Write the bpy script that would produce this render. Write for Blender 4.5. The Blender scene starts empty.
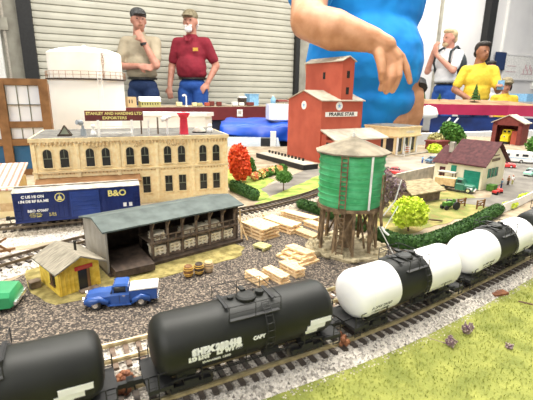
import bpy, math, random
from math import sin, cos, pi, radians as R
from mathutils import Vector, Matrix, noise
random.seed(7)
S = 0.01            # all sizes below are centimetres; z = 0 is the top of the layout, the room floor is at z = -71
FLOOR = -71.0
sc = bpy.context.scene
col = sc.collection
rnd = random.uniform

# ------------------------------------------------------------------ materials
def ramp(nt, a, b, p0=.3, p1=.7, extra=None):
    r = nt.nodes.new('ShaderNodeValToRGB')
    r.color_ramp.elements[0].position = p0; r.color_ramp.elements[0].color = (*a, 1)
    r.color_ramp.elements[1].position = p1; r.color_ramp.elements[1].color = (*b, 1)
    for p, c in (extra or []):
        e = r.color_ramp.elements.new(p); e.color = (*c, 1)
    return r
def mat(name, c, rough=.6, metal=0, c2=None, sc_=60, bump=0, bsc=None, kind='noise', emit=0, stretch=None, trans=0, detail=4, p=(.35, .65), extra=None, spec=.5, bdist=.001):
    m = bpy.data.materials.new(name); m.use_nodes = True
    nt = m.node_tree; b = nt.nodes['Principled BSDF']
    b.inputs['Base Color'].default_value = (*c, 1); b.inputs['Roughness'].default_value = rough
    b.inputs['Metallic'].default_value = metal; b.inputs['Specular IOR Level'].default_value = spec
    if trans: b.inputs['Transmission Weight'].default_value = trans
    if emit:
        b.inputs['Emission Color'].default_value = (*c, 1); b.inputs['Emission Strength'].default_value = emit
    tc = nt.nodes.new('ShaderNodeTexCoord'); mp = nt.nodes.new('ShaderNodeMapping')
    nt.links.new(tc.outputs['Object'], mp.inputs[0])
    if stretch: mp.inputs['Scale'].default_value = stretch
    def tex(s, k):
        if k == 'voronoi':
            t = nt.nodes.new('ShaderNodeTexVoronoi'); t.inputs['Scale'].default_value = s
            sep = nt.nodes.new('ShaderNodeSeparateColor'); nt.links.new(t.outputs['Color'], sep.inputs[0])
            nt.links.new(mp.outputs[0], t.inputs['Vector']); return sep.outputs[0], t.outputs['Distance']
        if k == 'brick':
            t = nt.nodes.new('ShaderNodeTexBrick'); t.inputs['Scale'].default_value = s
            nt.links.new(mp.outputs[0], t.inputs['Vector']); return t.outputs['Fac'], t.outputs['Fac']
        t = nt.nodes.new('ShaderNodeTexNoise'); t.inputs['Scale'].default_value = s; t.inputs['Detail'].default_value = detail
        nt.links.new(mp.outputs[0], t.inputs['Vector']); return t.outputs['Fac'], t.outputs['Fac']
    if c2 is None: c2 = tuple(min(1, x * 1.18 + .004) for x in c); c1 = tuple(x * .85 for x in c)
    else: c1 = c
    f, d = tex(sc_, kind)
    r = ramp(nt, c1, c2, *p, extra=extra); nt.links.new(f, r.inputs[0]); nt.links.new(r.outputs[0], b.inputs['Base Color'])
    if bump:
        bp = nt.nodes.new('ShaderNodeBump'); bp.inputs['Strength'].default_value = bump; bp.inputs['Distance'].default_value = bdist
        if bsc: f2, d = tex(bsc, kind)
        nt.links.new(d, bp.inputs['Height']); nt.links.new(bp.outputs[0], b.inputs['Normal'])
    return m
def wave(name, c, c2, scale, axis='X', rough=.6, bump=.5, p=(.2, .5), metal=0):
    m = bpy.data.materials.new(name); m.use_nodes = True
    nt = m.node_tree; b = nt.nodes['Principled BSDF']; b.inputs['Roughness'].default_value = rough; b.inputs['Metallic'].default_value = metal
    tc = nt.nodes.new('ShaderNodeTexCoord'); w = nt.nodes.new('ShaderNodeTexWave'); w.bands_direction = axis
    w.inputs['Scale'].default_value = scale; w.inputs['Distortion'].default_value = .4; nt.links.new(tc.outputs['Object'], w.inputs[0])
    r = ramp(nt, c, c2, *p); nt.links.new(w.outputs['Fac'], r.inputs[0])
    n = nt.nodes.new('ShaderNodeTexNoise'); n.inputs['Scale'].default_value = 90; nt.links.new(tc.outputs['Object'], n.inputs[0])
    mx = nt.nodes.new('ShaderNodeMix'); mx.data_type = 'RGBA'; mx.blend_type = 'MULTIPLY'; mx.inputs[0].default_value = .5
    nt.links.new(r.outputs[0], mx.inputs[6]); nt.links.new(n.outputs['Fac'], mx.inputs[7]); 
    mu = nt.nodes.new('ShaderNodeMix'); mu.data_type = 'RGBA'; mu.blend_type = 'ADD'; mu.inputs[0].default_value = .0
    nt.links.new(mx.outputs[2], b.inputs['Base Color'])
    bp = nt.nodes.new('ShaderNodeBump'); bp.inputs['Strength'].default_value = bump; bp.inputs['Distance'].default_value = .0006
    nt.links.new(w.outputs['Fac'], bp.inputs['Height']); nt.links.new(bp.outputs[0], b.inputs['Normal'])
    return m
M = {}
def mm(k, *a, **kw): M[k] = mat(k, *a, **kw)
mm('yard_gravel', (.022, .018, .016), .9, c2=(.34, .27, .20), kind='voronoi', sc_=900, bump=.8, p=(.1, .95), extra=[(.6, (.085, .066, .052))])
mm('ballast', (.18, .16, .135), .9, c2=(.70, .64, .56), kind='voronoi', sc_=620, bump=1, p=(.0, .6))
mm('ballast_tan', (.18, .145, .10), .9, c2=(.52, .45, .35), kind='voronoi', sc_=560, bump=1, p=(.0, .7))
mm('grass_ground', (.15, .17, .03), .95, c2=(.27, .28, .06), sc_=55, bump=.6, bsc=600)
mm('grass_blade', (.24, .27, .035), .85, c2=(.42, .43, .11), sc_=40)
mm('field', (.20, .155, .045), .95, c2=(.40, .30, .11), sc_=30, bump=.8, bsc=500, extra=[(.42, (.16, .19, .04))])
mm('lawn', (.14, .22, .03), .95, c2=(.42, .48, .10), sc_=45, bump=.8, bsc=500)
mm('sand', (.17, .135, .035), .95, c2=(.38, .31, .11), sc_=130, bump=.8, bsc=600)
mm('road', (.12, .108, .092), .9, c2=(.22, .20, .17), sc_=30, bump=.3, bsc=500)
mm('street', (.25, .22, .17), .9, c2=(.38, .34, .27), sc_=25, bump=.3, bsc=400)
mm('brown_turf', (.26, .14, .07), .95, c2=(.42, .26, .14), sc_=12, bump=.5, bsc=200)
mm('earth', (.24, .18, .11), .95, c2=(.42, .34, .24), sc_=35, bump=.5, bsc=400)
mm('tie', (.035, .028, .024), .8, c2=(.09, .07, .055), sc_=300)
mm('tie_brown', (.10, .065, .045), .85, c2=(.2, .14, .1), sc_=300)
mm('rail', (.58, .49, .30), .3, .8, c2=(.78, .68, .45), sc_=200)
mm('rail_dark', (.16, .12, .08), .5, .6, c2=(.3, .24, .17), sc_=200)
mm('tank_black', (.007, .0075, .006), .52, c2=(.011, .012, .009), sc_=60, spec=.42)
mm('tank_white', (.86, .85, .83), .35, c2=(.93, .92, .90), sc_=40)
mm('under_black', (.010, .010, .010), .6)
mm('wheel', (.08, .07, .065), .4, .6)
mm('lettering_white', (.9, .9, .88), .5)
mm('rust', (.13, .04, .018), .8, c2=(.30, .12, .05), sc_=300)
mm('boxcar_blue', (.005, .017, .11), .45, c2=(.008, .025, .15), sc_=80)
mm('boxcar_door', (.015, .045, .22), .45)
mm('roof_silver', (.30, .27, .23), .5, .3, c2=(.62, .58, .5), sc_=90)
mm('yellow_letter', (.85, .75, .25), .5)
mm('brick_cream', (.88, .66, .33), .85, c2=(.96, .80, .48), sc_=180, bump=.4, bsc=500)
mm('brick_trim', (.45, .27, .10), .85, c2=(.85, .68, .4), sc_=300)
mm('cornice', (.72, .54, .28), .8, c2=(.84, .67, .38), sc_=100)
mm('flat_roof', (.09, .085, .075), .95, c2=(.18, .17, .15), sc_=80, bump=.3, bsc=500)
mm('dark_window', (.02, .02, .018), .25)
mm('sash', (.13, .14, .09), .6)
mm('maroon_sign', (.13, .02, .02), .6)
mm('white_paint', (.85, .84, .80), .5, c2=(.93, .92, .88), sc_=60)
mm('cream_paint', (.84, .68, .34), .6, c2=(.94, .80, .48), sc_=60)
mm('white_tank', (.86, .80, .66), .5, c2=(.97, .94, .86), sc_=9, p=(.3, .6))
mm('pale_tank', (.90, .88, .80), .5, c2=(.97, .95, .9), sc_=9, p=(.3, .6))
mm('rusty_rail', (.35, .2, .12), .7)
mm('timber_brown', (.17, .075, .02), .7, c2=(.27, .13, .045), sc_=50)
mm('pane_pale', (.72, .76, .85), .3, c2=(.88, .88, .88), sc_=12)
mm('pane_blue', (.01, .07, .17), .3, c2=(.02, .13, .28), sc_=10)
M['roof_seam'] = wave('roof_seam', (.62, .27, .20), (.90, .70, .60), 40, 'X', p=(.25, .4))
mm('shed_roof', (.05, .066, .06), .7, c2=(.10, .125, .115), sc_=60, bump=.2)
mm('shed_wall', (.28, .26, .22), .8, c2=(.40, .37, .32), sc_=60)
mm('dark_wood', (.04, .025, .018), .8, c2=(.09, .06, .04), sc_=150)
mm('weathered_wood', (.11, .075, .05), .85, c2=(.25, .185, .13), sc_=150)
mm('lumber', (.78, .52, .25), .75, c2=(.92, .70, .42), sc_=260)
mm('pale_lumber', (.86, .74, .52), .75, c2=(.96, .88, .70), sc_=260)
mm('lumber_tan', (.58, .38, .18), .8, c2=(.72, .52, .28), sc_=200)
mm('hut_yellow', (.70, .46, .04), .75, c2=(.88, .64, .10), sc_=200)
mm('hut_roof', (.17, .15, .11), .9, c2=(.34, .30, .23), sc_=120, stretch=(1, 6, 1))
mm('red_paint', (.55, .04, .03), .6)
mm('chimney_red', (.72, .03, .06), .6)
mm('car_blue', (.03, .085, .30), .22, c2=(.045, .12, .38), sc_=20)
mm('car_green', (.03, .26, .10), .3)
mm('car_red', (.62, .04, .04), .3)
mm('car_teal', (.35, .70, .55), .3)
mm('car_slate', (.08, .16, .24), .3)
mm('truck_green', (.03, .16, .10), .4)
mm('chrome', (.8, .8, .8), .2, .9)
mm('tyre', (.02, .02, .02), .8)
mm('glass_dark', (.03, .035, .04), .1)
mm('silo_pink', (.42, .075, .04), .55, c2=(.50, .10, .055), sc_=30)
M['silo_orange'] = M['silo_pink']
mm('silo_roof', (.40, .35, .27), .8, c2=(.55, .49, .39), sc_=60)
mm('tower_green', (.045, .36, .12), .6, c2=(.10, .50, .22), sc_=60)
mm('tower_roof', (.15, .125, .085), .85, c2=(.32, .27, .19), sc_=60, bump=.3)
mm('tower_wood', (.10, .065, .035), .85, c2=(.27, .185, .10), sc_=120)
mm('rock', (.22, .18, .10), .9, c2=(.52, .44, .28), sc_=150, bump=.6)
mm('stone_grey', (.35, .32, .27), .9, c2=(.55, .5, .42), sc_=90)
mm('hedge', (.008, .04, .004), .85, c2=(.05, .13, .018), sc_=300)
mm('leaf_green', (.03, .12, .012), .85, c2=(.12, .28, .04), sc_=200)
mm('leaf_lime', (.50, .66, .02), .8, c2=(.80, .88, .12), sc_=150)
mm('leaf_red', (.65, .05, .01), .8, c2=(.95, .16, .05), sc_=200)
mm('leaf_purple', (.18, .08, .16), .85, c2=(.52, .36, .50), sc_=260, extra=[(.55, (.36, .30, .22))])
mm('leaf_dry', (.35, .33, .10), .85, c2=(.6, .55, .25), sc_=200)
mm('flower_mix', (.75, .22, .12), .8, c2=(.85, .8, .3), kind='voronoi', sc_=200)
mm('trunk', (.12, .07, .04), .9)
mm('house_wall', (.86, .78, .52), .7, c2=(.94, .88, .66), sc_=60)
mm('maroon_roof', (.05, .012, .014), .85, c2=(.10, .028, .03), sc_=150, bump=.3)
mm('garage_green', (.01, .22, .14), .6, c2=(.02, .30, .19), sc_=80)
mm('thatch', (.22, .17, .09), .9, c2=(.44, .36, .21), sc_=90, stretch=(1, 5, 1))
mm('pipe_white', (.78, .78, .74), .4)
mm('tarp', (.003, .045, .36), .4, c2=(.006, .08, .52), sc_=10, bump=.4)
mm('navy_cloth', (.004, .005, .012), .8, c2=(.008, .012, .03), sc_=8)
mm('blue_drape', (.002, .01, .06), .8, c2=(.006, .03, .16), sc_=8)
mm('red_skirt', (.11, .008, .010), .7, c2=(.16, .013, .015), sc_=6)
mm('maroon_skirt', (.32, .008, .05), .7, c2=(.42, .015, .075), sc_=6)
mm('folding_top', (.30, .33, .35), .5)
mm('door_slat', (.52, .50, .41), .5, c2=(.60, .58, .48), sc_=4)
mm('wall_paint', (.76, .74, .73), .7, c2=(.82, .80, .78), sc_=3)
mm('concrete', (.30, .28, .23), .85, c2=(.42, .40, .33), sc_=8)
mm('black_steel', (.008, .008, .008), .6)
mm('floor_grey', (.30, .30, .30), .5)
mm('skin', (.50, .22, .15), .55, c2=(.60, .29, .21), sc_=25)
mm('skin_tan', (.46, .21, .10), .5, c2=(.60, .31, .17), sc_=30)
mm('skin_dark', (.30, .12, .06), .55, c2=(.38, .17, .09), sc_=25)
mm('hair_dark', (.02, .014, .01), .7)
mm('hair_blond', (.45, .33, .18), .7, c2=(.6, .46, .28), sc_=60)
mm('beard', (.80, .78, .76), .8)
mm('shirt_tan', (.38, .32, .22), .85, c2=(.44, .37, .26), sc_=10, bump=.7, bsc=9, bdist=.03, detail=2)
mm('shirt_red', (.20, .008, .022), .85, c2=(.26, .012, .03), sc_=10, bump=.7, bsc=9, bdist=.03, detail=2)
mm('shirt_blue', (.0, .20, .62), .8, c2=(.0, .27, .72), sc_=8, bump=.7, bsc=9, bdist=.03, detail=2)
mm('shirt_yellow', (.80, .55, .04), .85, c2=(.84, .60, .06), bump=.7, bsc=9, bdist=.03, detail=2)
mm('shirt_white', (.75, .76, .78), .85, c2=(.8, .81, .83), bump=.7, bsc=9, bdist=.03, detail=2)
mm('jeans', (.01, .06, .28), .85, c2=(.02, .09, .36), sc_=20)
mm('jeans_dark', (.01, .03, .10), .85)
mm('cap_dark', (.03, .03, .03), .8, c2=(.2, .2, .2), sc_=150, p=(.55, .6))
mm('cap_camo', (.16, .13, .07), .8, c2=(.33, .28, .18), sc_=40)
mm('backpack', (.03, .04, .045), .8)
mm('brass_gold', (.6, .35, .05), .5)
mm('loco_yellow', (.85, .65, .02), .4)
mm('barn_red', (.15, .025, .02), .8, c2=(.2, .04, .03), sc_=90)
mm('light_blue', (.25, .5, .75), .5)
mm('board_wood', (.3, .22, .14), .8)
mm('poster', (.80, .78, .74), .6)
mm('poster_ink', (.6, .4, .42), .6)

# ------------------------------------------------------------------ mesh builder
class MB:
    def __init__(s): s.v = []; s.f = []; s.m = []
    def add(s, vs, fs, mi=0):
        o = len(s.v); s.v += [tuple(v) for v in vs]; s.f += [tuple(i + o for i in f) for f in fs]; s.m += [mi] * len(fs); return s
    def box(s, c, d, rz=0, mi=0, mx=None):
        vs = []
        for sx, sy, sz in ((-1,-1,-1),(1,-1,-1),(1,1,-1),(-1,1,-1),(-1,-1,1),(1,-1,1),(1,1,1),(-1,1,1)):
            p = Vector((sx*d[0]/2, sy*d[1]/2, sz*d[2]/2))
            if mx is not None: p = mx @ p
            elif rz: p = Matrix.Rotation(rz, 3, 'Z') @ p
            vs.append(p + Vector(c))
        return s.add(vs, [(0,3,2,1),(4,5,6,7),(0,1,5,4),(1,2,6,5),(2,3,7,6),(3,0,4,7)], mi)
    def bar(s, a, b, w, h=None, mi=0):
        a = Vector(a); b = Vector(b); d = b - a; L = d.length
        q = d.to_track_quat('X', 'Z').to_matrix()
        return s.box((a + b) / 2, (L, w, h or w), mx=q, mi=mi)
    def cyl(s, a, b, r0, r1=None, n=12, mi=0):
        a = Vector(a); b = Vector(b); r1 = r0 if r1 is None else r1
        q = (b - a).to_track_quat('Z', 'Y').to_matrix(); vs = []
        for c, r in ((a, r0), (b, r1)):
            for i in range(n): vs.append(c + q @ Vector((r*cos(2*pi*i/n), r*sin(2*pi*i/n), 0)))
        fs = [(i, (i+1) % n, n+(i+1) % n, n+i) for i in range(n)]
        if r0 > 1e-6: fs.append(tuple(reversed(range(n))))
        if r1 > 1e-6: fs.append(tuple(range(n, 2*n)))
        return s.add(vs, fs, mi)
    def tube(s, pts, r, n=8, mi=0):
        for i in range(len(pts)-1): s.cyl(pts[i], pts[i+1], r, n=n, mi=mi)
        return s
    def prism(s, pts, z0, z1, mi=0):
        n = len(pts); a = sum(pts[i][0]*pts[(i+1)%n][1]-pts[(i+1)%n][0]*pts[i][1] for i in range(n))
        if a < 0: pts = pts[::-1]
        vs = [(x, y, z0) for x, y in pts] + [(x, y, z1) for x, y in pts]
        return s.add(vs, [tuple(reversed(range(n))), tuple(range(n, 2*n))] + [(i, (i+1) % n, n+(i+1) % n, n+i) for i in range(n)], mi)
    def xprism(s, prof, x0, x1, mi=0):      # profile in (y,z), swept along x
        n = len(prof); vs = [(x0, y, z) for y, z in prof] + [(x1, y, z) for y, z in prof]
        return s.add(vs, [tuple(reversed(range(n))), tuple(range(n, 2*n))] + [(i, (i+1) % n, n+(i+1) % n, n+i) for i in range(n)], mi)
    def yprism(s, prof, y0, y1, mi=0):      # profile in (x,z), swept along y
        n = len(prof); vs = [(x, y0, z) for x, z in prof] + [(x, y1, z) for x, z in prof]
        return s.add(vs, [tuple(range(n)), tuple(reversed(range(n, 2*n)))] + [(n+i, n+(i+1) % n, (i+1) % n, i) for i in range(n)], mi)
    def lathe(s, prof, c=(0,0,0), n=24, mi=0, axis='Z', ph=0):
        vs = []
        for r, z in prof:
            for i in range(n):
                a = 2*pi*i/n + ph
                p = (r*cos(a), r*sin(a), z) if axis == 'Z' else (z, r*cos(a), r*sin(a))
                vs.append((p[0]+c[0], p[1]+c[1], p[2]+c[2]))
        fs = []; k = len(prof)
        for j in range(k-1):
            for i in range(n): fs.append((j*n+i, j*n+(i+1) % n, (j+1)*n+(i+1) % n, (j+1)*n+i))
        fs += [tuple(reversed(range(n))), tuple(range((k-1)*n, k*n))]
        mis = mi if isinstance(mi, list) else None
        if mis:
            o = len(s.v); s.v += vs; s.f += [tuple(i+o for i in f) for f in fs]
            for j in range(k-1): s.m += [mis[j]]*n
            s.m += [mis[0], mis[-1]]; return s
        return s.add(vs, fs, mi)
    def ball(s, c, r, n=12, mi=0):
        if not isinstance(r, tuple): r = (r, r, r)
        k = max(4, n//2); prof = []
        vs = []; 
        for j in range(1, k):
            t = pi*j/k
            for i in range(n): vs.append((c[0]+r[0]*sin(t)*cos(2*pi*i/n), c[1]+r[1]*sin(t)*sin(2*pi*i/n), c[2]-r[2]*cos(t)))
        b = len(vs); vs += [(c[0], c[1], c[2]-r[2]), (c[0], c[1], c[2]+r[2])]
        fs = []
        for j in range(k-2):
            for i in range(n): fs.append((j*n+i, j*n+(i+1) % n, (j+1)*n+(i+1) % n, (j+1)*n+i))
        for i in range(n): fs.append((b, (i+1) % n, i)); fs.append((b+1, (k-2)*n+i, (k-2)*n+(i+1) % n))
        return s.add(vs, fs, mi)
    def build(s, name, mats, parent=None, smooth=False, loc=None, rz=0):
        me = bpy.data.meshes.new(name); me.from_pydata([(x*S, y*S, z*S) for x, y, z in s.v], [], s.f)
        for k in (mats if isinstance(mats, (list, tuple)) else [mats]): me.materials.append(M[k])
        if max(s.m, default=0): me.polygons.foreach_set('material_index', s.m)
        if smooth: me.shade_smooth()
        o = bpy.data.objects.new(name, me); col.objects.link(o); o.parent = parent
        if loc: o.location = Vector(loc)*S
        if rz: o.rotation_euler.z = R(rz)
        if parent is None: o.location.z -= 0
        return o
def tag(o, label=None, cat=None, group=None, kind=None):
    if label: o['label'] = label
    if cat: o['category'] = cat
    if group: o['group'] = group
    if kind: o['kind'] = kind
    return o
def thing(name, label, cat, loc=(0,0,0), rz=0, group=None):
    o = bpy.data.objects.new(name, None); o.empty_display_size = .01; col.objects.link(o)
    o.location = Vector(loc)*S; o.rotation_euler = (0, 0, R(rz)); return tag(o, label, cat, group)
def solo(mb, name, mats, label, cat, loc=(0,0,0), rz=0, group=None, kind=None, smooth=False):
    return tag(mb.build(name, mats, None, smooth, loc, rz), label, cat, group, kind)
def ctree(o, parent=None):
    c = o.copy(); col.objects.link(c); c.parent = parent
    for ch in list(o.children): ctree(ch, c)
    return c
def dup(o, loc, rz, label=None):
    c = ctree(o); c.location = Vector(loc)*S; c.rotation_euler = (0, 0, R(rz))
    if label: c['label'] = label
    return c
def bevel(o, w, seg=2):
    b = o.modifiers.new('b', 'BEVEL'); b.width = w*S; b.segments = seg; b.limit_method = 'ANGLE'; return o
def bake(o, mods):                      # apply modifiers without operators
    dg = bpy.context.evaluated_depsgraph_get(); me = bpy.data.meshes.new_from_object(o.evaluated_get(dg))
    old = o.data; o.modifiers.clear(); o.data = me; bpy.data.meshes.remove(old); me.shade_smooth(); return o
def blob(name, prims, vox, mk, parent=None, smooth=5, loc=None, rz=0):
    """union of capsules ('c',a,ra,b,rb) and ellipsoids ('e',c,(rx,ry,rz)) remeshed into one skin"""
    m = MB()
    for p in prims:
        if p[0] == 'c':
            a, ra, b, rb = Vector(p[1]), p[2], Vector(p[3]), p[4]
            m.cyl(a, b, ra, rb, n=16); m.ball(a, ra, 16); m.ball(b, rb, 16)
        else: m.ball(p[1], p[2], 20)
    o = m.build(name, mk, parent, True, loc, rz)
    r = o.modifiers.new('r', 'REMESH'); r.mode = 'VOXEL'; r.voxel_size = vox*S
    if smooth:
        q = o.modifiers.new('s', 'SMOOTH'); q.iterations = smooth; q.factor = .6
    bpy.context.view_layer.update()
    return bake(o, None)
def text(body, size, loc, rot, mk, parent, name='lettering', ext=.015, sx=1, align='CENTER', bold=0, label=None):
    cu = bpy.data.curves.new(name, 'FONT'); cu.body = body; cu.size = size*S; cu.extrude = ext*S; cu.align_x = align; cu.align_y = 'CENTER'; cu.offset = bold*S
    cu.resolution_u = 3
    t = bpy.data.objects.new(name, cu); col.objects.link(t); bpy.context.view_layer.update()
    me = bpy.data.meshes.new_from_object(t.evaluated_get(bpy.context.evaluated_depsgraph_get()))
    bpy.data.objects.remove(t); me.materials.clear(); me.materials.append(M[mk])
    o = bpy.data.objects.new(name, me); col.objects.link(o); o.parent = parent
    o.location = Vector(loc)*S; o.rotation_euler = rot; o.scale = (sx, 1, 1)
    if label: o['label'] = label
    return o
FRONT = (pi/2, 0, 0)                     # text facing -y

def leaves(m, blobs, n, size, mi=0, fill=.72):
    tot = sum(r[0]*r[1]+r[0]*r[2] for c, r in blobs)
    for c, r in blobs:
        m.ball(c, tuple(x*fill for x in r), 10, mi)
        k = int(n*(r[0]*r[1]+r[0]*r[2])/tot)
        for _ in range(k):
            d = Vector((random.gauss(0,1), random.gauss(0,1), random.gauss(0,1))).normalized(); q = rnd(.72, 1.08)
            p = Vector((c[0]+d.x*r[0]*q, c[1]+d.y*r[1]*q, c[2]+d.z*r[2]*q))
            a = Vector((rnd(-1,1), rnd(-1,1), rnd(-1,1))).normalized()*size; b = a.cross(Vector((rnd(-1,1), rnd(-1,1), rnd(-1,1)))).normalized()*size*.7
            m.add([p-a, p-b, p+a, p+b], [(0,1,2,3)], mi)
    return m

# ------------------------------------------------------------------ the room
WD = Vector((.906, .423)); W0 = Vector((-84, 530)); WANG = math.degrees(math.atan2(.423, .906))
def wp(t, off=0): p = W0 + WD*t; return (p.x + .423*off, p.y - .906*off, 0)   # off: towards the viewer
def wall_piece(name, t0, t1, z0, z1, th, mk, off=0):
    c = wp((t0+t1)/2, off); return tag(MB().box((0, 0, 0), (t1-t0, th, z1-z0)).build(name, mk, None, False, (c[0], c[1], (z0+z1)/2), WANG), kind='structure')
tag(MB().box((0, 0, 0), (2600, 1900, 10)).build('floor', 'floor_grey', None, False, (150, 500, FLOOR-5)), kind='structure')
wall_piece('wall_left', -420, -194, FLOOR, 260, 14, 'concrete', -6)
wall_piece('wall_back', 132, 230, FLOOR, 260, 14, 'concrete', -8)
wall_piece('wall_back', 230, 395, FLOOR, 260, 14, 'wall_paint', -8)
wall_piece('wall_back', 395, 655, FLOOR, 260, 14, 'wall_paint', -8)
wall_piece('wall_right', 655, 900, FLOOR, 32, 14, 'wall_paint', -8)
wall_piece('wall_right', 655, 900, 150, 260, 14, 'wall_paint', -8)
wall_piece('trim_1', -194, -181, FLOOR, 260, 12, 'black_steel', 5)      # black door guide
wall_piece('trim_2', 130, 136, FLOOR, 260, 8, 'black_steel', 4)
wall_piece('trim_3', 495, 511, FLOOR, 260, 12, 'black_steel', 6)
wall_piece('trim_4', 394, 398, FLOOR, 260, 4, 'concrete', 1)
wall_piece('trim_5', 551, 554, FLOOR, 260, 4, 'white_paint', 1)
# roller door of curved slats
m = MB(); z = FLOOR
while z < 255:
    pr = [(3, z), (-.5, z+.1), (-1.0, z+.7), (-1.25, z+3.4), (-1.0, z+6.1), (-.4, z+6.7), (1.4, z+6.8), (1.4, z+7.2), (3, z+7.2)]
    m.xprism([(a, b) for a, b in pr][::-1], -157, 157); z += 7.25
c = wp(-26); o = m.build('door_1', 'door_slat', None, False, (c[0], c[1], 0), WANG); o['kind'] = 'structure'
# window at the far right
m = MB()
for t, w, zz, h in ((-118, 8, 91, 118), (118, 8, 91, 118), (0, 6, 91, 118)): m.box((t, 0, zz), (w, 10, h))
m.box((0, 0, 34), (244, 12, 6)); m.box((0, 0, 148), (244, 12, 6))
c = wp(777, 0); fr = m.build('window_1', 'white_paint', None, False, (c[0], c[1], 0), WANG); fr['kind'] = 'structure'
g = bpy.data.materials.new('window_glass'); g.use_nodes = True; gb = g.node_tree.nodes['Principled BSDF']
gb.inputs['Transmission Weight'].default_value = 1; gb.inputs['Roughness'].default_value = .3; gb.inputs['IOR'].default_value = 1.05; M['window_glass'] = g
MB().box((0, 0, 91), (230, .6, 114)).build('pane', 'window_glass', fr)
# storage rack, conduit
rk = thing('storage_rack', 'white perforated steel storage rack standing left of the black door guide', 'rack', (-246, 374, FLOOR), 20)
m = MB().box((0, 0, 130), (5.5, 4, 260))
for k in range(40): m.box((0, -2.1, 60+k*5), (1.6, .4, 2.2), mi=1)
m.build('upright', ['white_paint', 'dark_window'], rk)
MB().box((-40, 2, 118), (80, 4, 9)).build('beam', 'white_paint', rk); MB().box((-40, 2, 55), (80, 4, 9)).build('beam', 'white_paint', rk)
MB().box((-3, 45, 130), (5.5, 4, 260)).build('upright', 'white_paint', rk)
c = wp(-207, 12)
cd = thing('conduit', 'grey electrical conduit with junction box on the wall beside the rack', 'conduit', (c[0], c[1], FLOOR), WANG)
MB().cyl((0, 0, 40), (0, 0, 300), 1.6).build('pipe', 'stone_grey', cd); MB().box((0, 0, 150), (8, 5, 12)).build('junction_box', 'concrete', cd)
c = wp(608, 1.2)
ps = thing('whiteboard', 'pale whiteboard with a faint pink diagram hanging on the right wall', 'whiteboard', (c[0], c[1], 46), WANG)
MB().box((0, 0, 22), (92, 2, 46)).build('board', 'poster', ps)
m = MB()
for dx in (-44.5, 44.5): m.box((dx, -1.3, 22), (3, 1.2, 46))
for dz in (.8, 43.5): m.box((0, -1.3, dz), (92, 1.2, 2.5))
m.build('frame', 'wall_paint', ps)
m = MB()
for k in range(7): m.box((12+k*4, -1.2, 16+4*((k*5) % 3)), (2.4, .3, 8))
m.box((-24, -1.2, 24), (24, .3, 1)); m.box((22, -1.2, 11), (34, .3, 1)); m.box((-24, -1.2, 14), (28, .3, 1))
m.build('diagram', 'poster_ink', ps)
c = wp(548, 4)
solo(MB().box((0, 0, 15), (26, 3, 30)), 'notice_board', 'jeans_dark', 'small navy notice board on the wall left of the whiteboard', 'notice board', (c[0], c[1], 62), WANG)

# ------------------------------------------------------------------ layout table and its scenery
BOARD = [(-130, -30), (70, -30), (130, 60), (150, 175), (80, 172), (60, 142), (30, 134), (-12, 128), (-75, 122), (-130, 90)]
lt = thing('layout_table', 'model railway layout table with gravel yard, ballast and grass, in the foreground', 'layout', (0, 0, FLOOR))
H0 = -FLOOR
def lp(mb, name, mk, smooth=False, kind=None):
    mb.v = [(x, y, z + H0) for x, y, z in mb.v]; o = mb.build(name, mk, lt, smooth)
    if kind: o['kind'] = kind
    return o
lp(MB().prism(BOARD, -9, 0), 'board', 'earth')
for x, y in ((-110, -10), (60, -10), (115, 120), (-110, 80), (0, 110)):
    lp(MB().box((x, y, -42), (5, 5, 66)), 'table_leg', 'board_wood')
def patch(name, pts, z, mk, jit=0):
    if jit:
        q = []
        for i in range(len(pts)):
            a = Vector(pts[i]); b = Vector(pts[(i+1) % len(pts)]); L = (b-a).length; n = max(1, int(L/1.0))
            for k in range(n): p = a.lerp(b, k/n); q.append((p.x+rnd(-jit, jit), p.y+rnd(-jit, jit)))
        pts = q
    return lp(MB().prism(pts, -.02, z), name, mk)
patch('ballast_bed', [(-60, 20), (-45, 37), (-30, 45), (-14, 50), (-5, 52), (-1, 58), (-6, 62), (-33, 53), (-60, 45)], .03, 'ballast_tan', .3)
patch('ballast_bed', [(-45, 20), (-24, 33), (-21.6, 36.5), (-19, 41.5), (-10, 50), (-30, 45.5), (-46, 37)], .05, 'ballast', .3)
patch('dirt_strip', [(-29, 39.2), (-25, 41), (-20, 44.4), (-21, 44.8), (-25.4, 42.3), (-29.3, 40.6)], .1, 'earth', .15)
patch('gravel_yard', [(-60, 5), (-45, 20), (-23.8, 32.6), (-21.6, 36.3), (-19.6, 41.3), (-4, 51), (0, 53), (8, 60.5), (9.8, 50), (15, 42), (30, 52), (26, 42), (4, 26), (-8.6, 22), (-30, 8)], .04, 'yard_gravel', .25)
patch('field', [(14.5, 45), (36, 60.3), (36.2, 68.3), (33, 73.5), (22, 76), (15.4, 68), (10, 58)], .05, 'field', .3)
patch('road', [(29, 64.8), (36.3, 59.8), (49, 71.6), (111.2, 133.8), (87, 131.1), (63.8, 108.9), (50, 84), (38.5, 66.8)], .07, 'road')
patch('street', [(23.6, 88.6), (26.3, 80.3), (40.5, 90.4), (60, 110), (60, 128), (44, 113.2), (27.9, 108.5), (14, 90), (15, 82)], .06, 'street')
patch('grass_verge', [(-1.8, 60.3), (-0.2, 57.5), (6, 64.5), (13.3, 73), (15.2, 81.5), (10.8, 83.2)], .09, 'lawn', .2)
patch('road', [(-2.0, 68.3), (-1.4, 64.2), (5, 70), (13.1, 80.3), (14.8, 92.8), (10.3, 92), (4.9, 82.7)], .07, 'road')
patch('lawn', [(-6.0, 71.5), (-1.3, 62), (0.6, 65), (-1.1, 70.3), (1.6, 78.5), (-5.2, 86.3), (-10, 90), (-12, 84)], .08, 'lawn', .2)
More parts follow.
